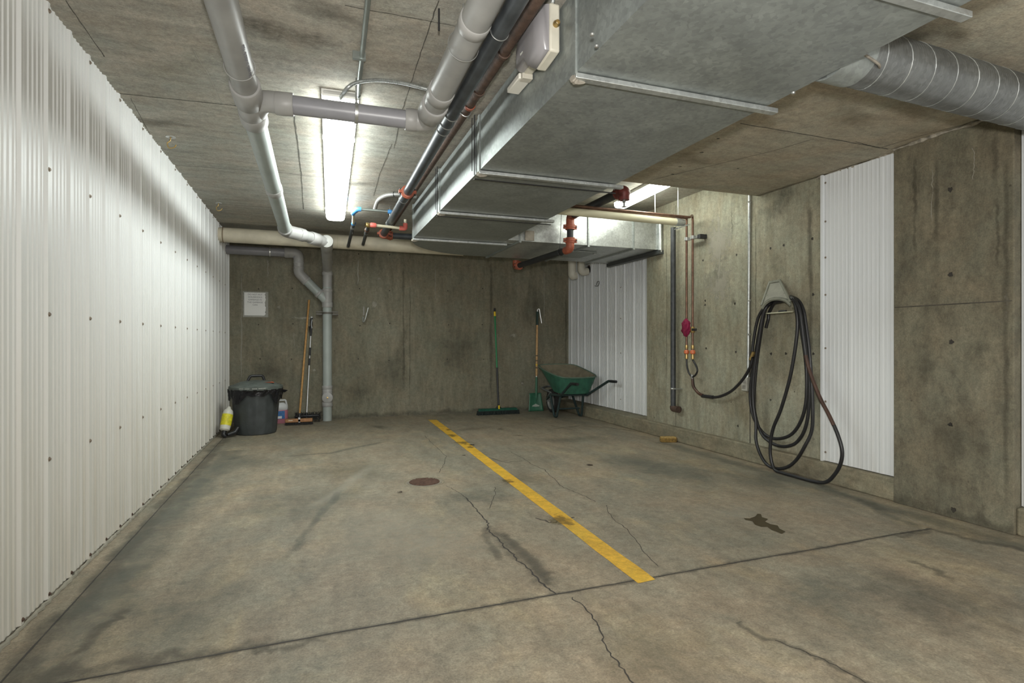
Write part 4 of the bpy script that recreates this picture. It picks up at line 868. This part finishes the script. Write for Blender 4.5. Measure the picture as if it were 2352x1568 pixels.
M().obox((bb(836,705,7.99)+bb(835,722,7.99))/2, (0,0,1), (1,0,0), (0,1,0), .06, .010, .004).build('plate', mat('bracket_steel', (.30,.29,.26), .6, .3, var=.3), bk)
M().tube(spline([bb(834,728,7.97), bb(834,738,7.94), bb(838,735,7.92), bb(846,706,7.90)], 5), .009, 10).build('arm', GALVB, bk)

# ---------------------------------------------------------------- garbage can
gc = thing('garbage_can', 'dark grey round garbage can with domed lid and black bag over its rim', 'garbage can', (-.60, 7.085, 0), (0,0,.25))
CAN = mat('dark_grey_can', (.058,.066,.068), .5, var=.35, vscale=9, bump=.15)
n = 96; V = []; prof = [(.205, 0), (.215, .008), (.218, .03), (.235, .25), (.252, .47), (.262, .50), (.275, .51), (.275, .53)]
for r, zz_ in prof:
    for j in range(n):
        rr = r+(.0035 if (j//3) % 2 else 0)*(1 if .02 < zz_ < .48 else 0); V.append((rr*math.cos(2*PI*j/n), rr*math.sin(2*PI*j/n), zz_))
F = [(i*n+j, i*n+(j+1)%n, (i+1)*n+(j+1)%n, (i+1)*n+j) for i in range(len(prof)-1) for j in range(n)]+[tuple(range(n-1,-1,-1))]
M().add(V, F).build('body', CAN, gc, local=True, smooth=25)
lid = M().lathe([(.283,.505),(.287,.52),(.285,.540),(.27,.550),(.262,.546),(.25,.556),(.235,.552),(.22,.566),(.16,.590),(.08,.602),(0,.605)], n=64).build('lid', mat('dusty_lid', (.125,.145,.13), .6, var=.4, vscale=14), gc, local=True, smooth=30)
M().tube(fillet([(-.09,0,.60), (-.06,0,.655), (.07,0,.655), (.09,0,.60)], .03), .015, 12).build('handle', DARK, lid, local=True)
V = []
for i in range(9):
    for j in range(7):
        x_ = .03+.14*i/8; y_ = -.05-.11*j/6; d_ = math.hypot(x_, y_); V.append((x_, y_, .6065-.012*(d_/.08)**2 if d_ < .08 else .5965-(d_-.08)*.155))
F = [(i*7+j, i*7+j+1, (i+1)*7+j+1, (i+1)*7+j) for i in range(8) for j in range(6)]
M().add([(a_, b_, c2_+.004) for a_, b_, c2_ in V], F).build('sticker', mat('orange_sticker', (.62,.16,.08), .5, var=.3, vscale=60), lid, local=True)
LT = mat('lid_lettering', (.35,.36,.33), .6)
for j in range(22):
    an = -2.35+.045*j
    if j in (4, 9, 10, 15): continue
    M().obox((.2885*math.cos(an), .2885*math.sin(an), .527), (-math.sin(an), math.cos(an), 0), (0,0,1), (math.cos(an), math.sin(an), 0), .0045, .006, .001).build('embossed_mark', LT, lid, local=True)
# bag
n = 120; V = []; rows = 12
for i in range(rows+1):
    t = i/rows
    for j in range(n):
        an = 2*PI*j/n
        drop = .085+.035*math.sin(an*2+.9)+.05*math.exp(-((((an-3.6+PI) % (2*PI))-PI)/.22)**2)+.11*math.exp(-((((an-5.45+PI) % (2*PI))-PI)/.30)**2)+.02*math.sin(an*7)+.012*math.sin(an*13+1)
        r = .286+.008*math.sin(an*17+t*3)+.006*math.sin(an*31+t*5)+.016*math.sin(an*5+1)*t
        zz_ = .512-drop*t
        r = max(r-.03*t*(1 if drop < .12 else .4), .235+.04*zz_+.014)
        V.append((r*math.cos(an), r*math.sin(an), zz_))
F = [(i*n+j, i*n+(j+1)%n, (i+1)*n+(j+1)%n, (i+1)*n+j) for i in range(rows) for j in range(n)]
M().add(V, F).build('garbage_bag', mat('black_film', (.010,.010,.013), .16, bump=.6, bscale=25), gc, local=True, smooth=60)
V = [(.27,-.02,.49),(.335,-.06,.475),(.30,-.04,.45),(.285,-.03,.46)]
M().prism([Vector(v) for v in V], (0,.012,.003)).build('bag_corner', mat('black_film2', (.012,.012,.014), .2), gc, local=True)
# leaning bottle
a = Vector((-.895, 6.84, .075)); b = Vector((-.862, 6.93, .30)); ax = (b-a)
bt = thing('spray_bottle', 'white bottle with yellow label leaning between left wall and garbage can', 'bottle', (a.x, a.y, 0))
L_ = ax.length
M().lathe([(.0,-.005),(.035,-.002),(.05,.012),(.054,.05),(.054,.19),(.046,.225),(.022,.25),(.016,.27),(0,.272)], a, ax, 30).build('body', mat('white_bottle', (.62,.61,.54), .4), bt)
M().lathe([(.0552,.055),(.0555,.06),(.0555,.175),(.0552,.18)], a, ax, 30).build('label', mat('yellow_label', (.75,.68,.03), .5, var=.35, vscale=45), bt)
M().tube([a-ax.normalized()*.002, a-ax.normalized()*.05, a+Vector((.02,-.05,-.062))], [.026,.024,.012], 12).build('spray_head', DARK, bt)
M().tube([a+Vector((.03,-.02,-.045)), a+Vector((.10,.03,-.03)), a+Vector((.13,.06,.02))], [.018,.026,.02], 10).build('trigger', DARK, bt)
# jug
jg = thing('cleaner_jug', 'clear plastic jug of pink liquid with blue label behind the garbage can', 'jug', W(645, 972, z=0)+Vector((0,.05,0)), (0,0,.2))
def rbox(hx, hy, z0, z1, top=None):
    pf = []; n = 28; s = M(); L = [(z0, .93), (z0+.01, 1), (z1-.02, 1), (z1, .95)]+([(top, .42)] if top else []); V = []
    for zz_, k in L:
        for j in range(n):
            t = 2*PI*j/n; cx_ = math.copysign(abs(math.cos(t))**.5, math.cos(t)); sy_ = math.copysign(abs(math.sin(t))**.5, math.sin(t)); V.append((hx*cx_*k, hy*sy_*k, zz_))
    F = [(i*n+j, i*n+(j+1)%n, (i+1)*n+(j+1)%n, (i+1)*n+j) for i in range(len(L)-1) for j in range(n)]+[tuple(range(n-1,-1,-1)), tuple((len(L)-1)*n+j for j in range(n))]
    return s.add(V, F)
rbox(.082, .06, 0, .17).build('pink_liquid', mat('pink_liquid', (.42,.16,.20), .3), jg, local=True, smooth=40)
rbox(.0825, .0605, .17, .225, .262).build('body', mat('milky_plastic', (.56,.57,.57), .35), jg, local=True, smooth=40)
M().tube(fillet([(-.03,0,.25), (-.035,0,.292), (.055,0,.292), (.072,0,.22)], .02), .012, 10).build('handle', mat('milky_plastic2', (.58,.59,.59), .35), jg, local=True)
M().lathe([(.018,.255),(.018,.30),(0,.302)], (-.045,0,0), n=16).build('cap', mat('white_cap', (.75,.75,.75), .4), jg, local=True)
lbj = M().box((-.06,-.0645,.06), (.035,-.0615,.16)).build('label', mat('blue_label', (.03,.16,.42), .4, var=.4, vscale=60), jg, local=True)
M().box((-.05,-.0655,.065), (.0,-.0648,.095)).build('label_print', mat('white_print', (.7,.7,.7), .4), lbj, local=True)

# ---------------------------------------------------------------- brooms and shovel
WOOD = mat('honey_wood', (.50,.27,.085), .45, var=.25, vscale=30); BRI = mat('black_bristle', (.018,.017,.016), .85)
wb = thing('push_broom', 'push broom with long honey wood handle and wooden head, black bristles', 'broom', (-.145, 7.58, 0))
ht = W(710, 689, y=7.965); hb = Vector((-.143, 7.585, .085))
M().cyl(hb, ht, .0125, n=16).build('handle', WOOD, wb)
M().box((-.31, 7.545, .035), (.015, 7.61, .078)).build('head', mat('wood_block', (.42,.20,.08), .5, var=.3, vscale=25), wb, bevel=.007)
M().box((-.27, 7.543, .058), (-.22, 7.546, .066)).build('head_label', mat('cream_label', (.75,.7,.55), .5), wb)
def bristles(x0, x1, y0, y1, z0, z1, m, par, nx=60, ny=5, spl=.012, nm='bristles'):
    s = M()
    for i in range(nx):
        for j in range(ny):
            x_ = x0+(x1-x0)*(i+.5)/nx; y_ = y0+(y1-y0)*(j+.5)/ny
            s.tube([(x_, y_, z1), (x_+random.uniform(-spl, spl), y_+random.uniform(-spl, spl), z0+random.uniform(0, .004))], [.0035, .0045], 4)
    return s.build(nm, m, par)
bristles(-.308, .012, 7.548, 7.607, .001, .037, BRI, wb)
M().tube([hb-Vector((0,0,.02)), hb+(ht-hb).normalized()*.06], [.02,.016], 12).build('socket', DARK, wb)
M().obox(hb+Vector((0,-.02,-.02)), (1,0,0), (0,1,0), (0,0,1), .012, .02, .03).build('bracket', STEEL, wb)
tb = thing('scrub_brush', 'telescopic pole scrub brush with black bristle head behind the wooden broom', 'brush', (-.04, 7.77, 0))
t0 = Vector((-.058, 7.76, .09)); t1 = W(716, 727, y=7.965); dd = t1-t0
def seg(mb, f0, f1, r, nm, m, par=tb, base=t0, d_=None):
    d_ = d_ or dd; return M().cyl(base+d_*f0, base+d_*f1, r, n=14).build(nm, m, par)
seg(None, 0, .84, .008, 'pole', mat('white_pole', (.72,.73,.74), .3, .4)); seg(None, .84, .985, .0155, 'grip', DARK); seg(None, .985, 1.0, .012, 'end_cap', mat('grey_cap', (.6,.6,.6), .4))
seg(None, .80, .86, .013, 'collar', DARK); seg(None, .50, .57, .0125, 'collar', DARK); seg(None, .57, .60, .009, 'pole_joint', STEEL); seg(None, .60, .68, .0135, 'foam_grip', DARK)
M().tube([t0+dd*.86+Vector((-.016,-.012,0)), t0+dd*.90+Vector((-.026,-.02,0))], .01, 8).build('lever', DARK, tb)
M().tube(spline([t0+dd*.88+Vector((.012,-.014,0)), t0+dd*.92+Vector((0,-.02,0)), t0+dd*.97+Vector((.008,-.014,0))], 5), .006, 8).build('grip_inlay', mat('grey_inlay', (.45,.46,.47), .4), tb)
M().box((-.20, 7.73, .075), (.10, 7.80, .10)).build('head', DARK, tb, bevel=.01)
s = M()
for i in range(420):
    x_ = random.uniform(-.21, .12); y_ = random.uniform(7.735, 7.79); an = random.uniform(0, 2*PI); o_ = random.uniform(.0, 1)
    s.tube([(x_*.92, y_, .075+random.uniform(0,.03)), (x_+.05*math.cos(an)*o_, max(7.69, min(7.85, y_+.05*math.sin(an)*o_)), random.choice((.002, .02, .06, .12))+random.uniform(0, .02))], [.003, .002], 4)
s.build('bristles', BRI, tb)
M().tube([t0-Vector((0,0,.03)), t0+dd*.03], [.02, .013], 12).build('socket', DARK, tb)
# green push broom
gb = thing('push_broom', 'wide green push broom with green and black handle leaning on the back wall', 'broom', (2.54, 7.68, 0))
g0 = Vector((2.545, 7.70, .085)); g1 = W(1136, 708, y=7.965); gd = g1-g0
GRN = mat('green_paint', (.015,.20,.07), .35); GRN2 = mat('green_plastic_head', (.012,.085,.055), .5, var=.4, vscale=30); YP = mat('yellow_plastic', (.75,.52,.02), .4)
seg(None, .0, .40, .0155, 'lower_handle', DARK, gb, g0, gd); seg(None, .40, .92, .0125, 'handle', GRN, gb, g0, gd); seg(None, .92, .965, .0165, 'band', YP, gb, g0, gd); seg(None, .965, 1.0, .015, 'grip', DARK, gb, g0, gd)
M().prism([(2.235, 7.65, .055), (2.83, 7.65, .055), (2.815, 7.68, .088), (2.25, 7.68, .088)], (0, .055, 0)).build('head', GRN2, gb, bevel=.006)
bristles(2.22, 2.85, 7.645, 7.715, .001, .058, mat('dark_green_bristle', (.012,.02,.018), .8), gb, 100, 4, .012)
M().tube([g0-Vector((.03,0,.0)), g0+Vector((0,0,.045)), g0+Vector((.03,0,0))], [.014,.02,.014], 10).build('bracket', DARK, gb)
M().obox(g0+Vector((0,-.02,.015)), (1,0,0), (0,1,0), (0,0,1), .012, .008, .03).build('clip', YP, gb, bevel=.003)
# shovel
sv = thing('shovel', 'square green shovel with wooden shaft standing blade down beside the wheelbarrow', 'shovel', W(1231, 946, z=0)*1.0)
s0 = W(1231, 945, y=7.84); s0.z = .0; s1 = W(1234, 712, y=7.955); SG = mat('shovel_green', (.045,.16,.095), .42, var=.3, vscale=18)
wx = .118
V = []; F = []; nx, nz = 10, 10
for i in range(nz+1):
    tz = i/nz; hw_ = wx*(1.0-.22*min(1, tz*2.2)) if tz < .8 else wx*.78*(1-.0*tz)
    hw_ = wx*(1.05-.28*tz) if tz < .85 else wx*(.82+.05*(tz-.85))
    for j in range(nx+1):
        u_ = -1+2*j/nx; V.append((s0.x+u_*hw_, s0.y+.11*tz*.35+.018*(1-u_*u_)-.01, .002+.27*tz))
F = [(i*(nx+1)+j, i*(nx+1)+j+1, (i+1)*(nx+1)+j+1, (i+1)*(nx+1)+j) for i in range(nz) for j in range(nx)]
bl_ = M().add(V, F).build('blade', SG, sv, smooth=60); so = bl_.modifiers.new('s', 'SOLIDIFY'); so.thickness = .004
SD = Vector((s1.x-s0.x, s1.y-(s0.y+.0), s1.z)); sb_ = Vector((s0.x, s0.y-.004, .0))
M().tube([sb_+SD*.085, sb_+SD*.14, sb_+SD*.20, sb_+SD*.335], [.004, .014, .019, .017], 14).build('socket', SG, sv)
M().cyl(sb_+SD*.335, sb_+SD*.345, .0175, n=14).build('ferrule', STEEL, sv)
M().cyl(sb_+SD*.345, sb_+SD*.85, .0165, n=14).build('shaft', mat('pale_wood', (.56,.34,.15), .5, var=.25, vscale=30), sv)
for f in (.42, .45, .49, .54): M().tube([sb_+SD*f, sb_+SD*(f+.012)], .0169, 12).build('shaft_print', mat('shaft_ink%d' % int(f*100), (.12,.09,.05), .6) if f != .45 else YP, sv)
M().cyl(sb_+SD*.85, sb_+SD*.985, .0195, n=14).build('grip', mat('dark_green_grip', (.012,.04,.03), .5), sv)
tp = sb_+SD
M().tube(fillet([tp-SD*.03, tp+Vector((0,-.0,.01)), tp+Vector((.028,-.01,.02)), tp+Vector((.05,-.02,-.14)), tp+Vector((.062,-.02,-.20))], .02), .0085, 8).build('hanging_clip', STEEL, sv)
s = M()
for k in range(-4, 5):
    h_ = .05-abs(k)*.008; s.obox((s0.x+k*.013, s0.y+.001-.012+.018+.004-.0+.012*0, .075+.5*h_*.6), (1,0,0), (0,0,1), (0,1,0), .0035, h_*.42, .012)
s.build('white_emblem', mat('white_paint', (.55,.58,.52), .6), sv)

# ---------------------------------------------------------------- wheelbarrow
wbr = thing('wheelbarrow', 'green wheelbarrow with dusty tray parked in the far right corner', 'wheelbarrow', (3.36, 7.15, 0))
TRG = mat('green_tray', (.035,.13,.085), .45, var=.35, vscale=16); FRM = mat('dark_green_frame', (.025,.045,.045), .45, var=.3)
rim = [(3.15,6.83,.572),(3.22,6.80,.565),(3.40,6.79,.56),(3.58,6.80,.566),(3.66,6.84,.575),(3.695,6.95,.595),(3.68,7.20,.65),(3.62,7.42,.705),(3.50,7.48,.715),(3.36,7.49,.718),(3.18,7.48,.715),(3.06,7.42,.705),(3.04,7.25,.665),(3.08,6.98,.605)]
bot = [(3.20,6.89,.345),(3.25,6.87,.34),(3.38,6.865,.338),(3.53,6.87,.34),(3.585,6.90,.345),(3.60,6.97,.347),(3.58,7.12,.36),(3.54,7.23,.395),(3.46,7.26,.405),(3.36,7.27,.41),(3.25,7.26,.405),(3.19,7.23,.395),(3.16,7.12,.36),(3.17,6.96,.347)]
def loop(P, k=4):
    n = len(P); P = [Vector(p) for p in P]; out = []
    for i in range(n):
        a, b, c, d = P[i-1], P[i], P[(i+1)%n], P[(i+2)%n]
        for q_ in range(k):
            t = q_/k; out.append(.5*((2*b)+(c-a)*t+(2*a-5*b+4*c-d)*t*t+(3*b-a-3*c+d)*t**3))
    return out
Rm, Bt = loop(rim), loop(bot); n = len(Rm); V = []; lev = 7
for i in range(lev+1):
    t = i/lev; e = t**.8
    V += [Bt[j].lerp(Rm[j], e) for j in range(n)]
F = [(i*n+j, i*n+(j+1)%n, (i+1)*n+(j+1)%n, (i+1)*n+j) for i in range(lev) for j in range(n)]+[tuple(range(n-1,-1,-1))]
tray = M().add(V, F).build('tray', TRG, wbr, smooth=60)
cen = sum(Bt, Vector())/n; V = []
for i in range(lev+1):
    t = .02+.965*i/lev; e = t**.8
    V += [(Bt[j].lerp(Rm[j], e)-Vector((cen.x, cen.y, 0)))*1.0+Vector((cen.x, cen.y, 0)) + (Vector((cen.x, cen.y, 0))-Vector((Bt[j].x, Bt[j].y, 0))).normalized()*.006+Vector((0,0,.003)) for j in range(n)]
M().add(V, [f for f in F]).build('dusty_lining', mat('dried_mud', (.20,.175,.12), .95, bump=.4, bscale=60, var=.3), tray, smooth=60)
M().tube(Rm, .009, 8, closed=True).build('rolled_rim', mat('rim_green', (.10,.17,.125), .5, var=.3), tray)
M().box((3.43,6.868,.41), (3.47,6.876,.44)).build('sticker', mat('white_sticker', (.6,.62,.58), .5), tray)
def both(fn):
    for s_ in (-1, 1): fn(s_)
def handle(s_):
    xh = {-1: 3.13, 1: 3.675}[s_]; zh = {-1: .515, 1: .535}[s_]; yh = {-1: 6.33, 1: 6.33}[s_]
    x0 = 3.36+s_*.17
    M().tube(fillet([(xh, yh, zh), (xh, yh+.19, zh-.005), (x0+s_*.03, 6.90, .320), (x0, 7.3, .30), (3.36+s_*.06, 7.68, .20)], .05), .017, 12).build('frame_rail', FRM, wbr)
    M().cyl((xh, yh-.005, zh), (xh, yh+.13, zh-.003), .0185, n=14).build('handle_grip', DARK, wbr)
    # U shaped leg
    M().tube(fillet([(x0, 6.96, .33), (x0+s_*.02, 7.05, .018), (x0+s_*.02, 7.13, .018), (x0, 7.32, .30)], .035), .017, 12).build('leg', FRM, wbr)
both(handle)
M().cyl((3.19, 7.08, .12), (3.53, 7.08, .12), .012, n=12).build('crossbar', FRM, wbr)
M().cyl((3.18, 6.95, .318), (3.54, 6.95, .318), .012, n=12).build('crossbar', FRM, wbr)
M().tube(fillet([(3.19,7.3,.33), (3.17,7.60,.37), (3.36,7.78,.38), (3.55,7.60,.37), (3.53,7.3,.33)], .08), .013, 12).build('front_guard', mat('grey_guard', (.12,.13,.13), .45), wbr)
wc = Vector((3.36, 7.62, .176))
wh = M().lathe([(.125,-.03),(.15,-.038),(.170,-.028),(.176,0),(.170,.028),(.15,.038),(.125,.03)], wc, (1,0,0), 48).build('tyre', mat('tyre_rubber', (.02,.019,.018), .8, bump=.3), wbr)
rimw = M().lathe([(0,-.03),(.03,-.03),(.035,-.018),(.11,-.012),(.126,-.032),(.13,0),(.126,.032),(.11,.012),(.035,.018),(.03,.03),(0,.03)], wc, (1,0,0), 36).build('wheel_hub', mat('hub_grey', (.25,.25,.24), .5, var=.4, vscale=30), wbr)
M().cyl(wc-Vector((.09,0,0)), wc+Vector((.09,0,0)), .010, n=12).build('axle', STEEL, wbr)

# ---------------------------------------------------------------- small floor things
sc = W(1535, 1014, z=0)
sp_ = thing('sponge', 'yellow brown sponge lying on the floor by the curb', 'sponge', sc, (0,0,-.35))
n = 12; V = []; F = []
out = [(-.085,-.045),(-.02,-.058),(.075,-.05),(.092,0),(.085,.045),(.0,.055),(-.08,.045),(-.09,0)]
pb_ = M().prism([(x_, y_, .0) for x_, y_ in out], (0,0,.045)).build('foam', mat('brown_foam', (.27,.17,.045), .95, bump=.8, bscale=120, var=.5, vscale=50), sp_, local=True, bevel=.008)
M().prism([(x_*.93, y_*.93, .043) for x_, y_ in out], (0,0,.008)).build('worn_top', mat('yellow_foam', (.50,.34,.12), .95, bump=.8, bscale=120, var=.4, vscale=60), sp_, local=True, bevel=.003)
dc = W(975, 1107, z=0)
fd = thing('floor_drain', 'round rusty slotted floor drain grate left of the yellow line', 'drain', dc)
M().lathe([(.112,0),(.114,.003),(.128,.003),(.130,.0)], dc, n=48).build('frame', mat('drain_frame', (.25,.22,.17), .8, var=.3), fd)
M().lathe([(.142,0),(.144,.0018),(.147,.0018),(.149,0)], dc, n=48).build('outer_ring', CURBM, fd)
M().lathe([(.0,.0012),(.112,.0012)], dc, n=40).build('sump', mat('drain_dark', (.02,.015,.012), .9), fd)
s = M()
for k in range(-5, 6):
    y_ = k*.020; h_ = math.sqrt(max(.111**2-y_**2, 0))
    s.box((dc.x-h_, dc.y+y_-.0038, .001), (dc.x+h_, dc.y+y_+.0038, .008))
s.build('grate', mat('rusty_grate', (.15,.085,.06), .75, var=.4, vscale=40), fd)
LF = mat('dead_leaf', (.06,.042,.03), .9)
for (u, v, r, lb) in ((1082,1022,.035,'larger dark scrap of dead leaf lying just right of the yellow line'), (1066,1046,.022,'small dark scrap of dead leaf left of the yellow line'), (1355,1068,.04,'brown leaf scrap alone in the right parking bay'), (918,1131,.022,'tiny rust coloured scrap below the floor drain')):
    p = W(u, v, z=0); V = []
    for j in range(9):
        t = 2*PI*j/9; q = r*random.uniform(.6, 1.1); V.append(p+Vector((q*math.cos(t), q*.55*math.sin(t), .003+random.random()*.005)))
    o = M().add(V+[p+Vector((0,0,.007))], [(j, (j+1)%9, 9) for j in range(9)]).build('dead_leaf', LF, smooth=0); tag(o, lb, 'leaf', 'debris scattered on the floor')
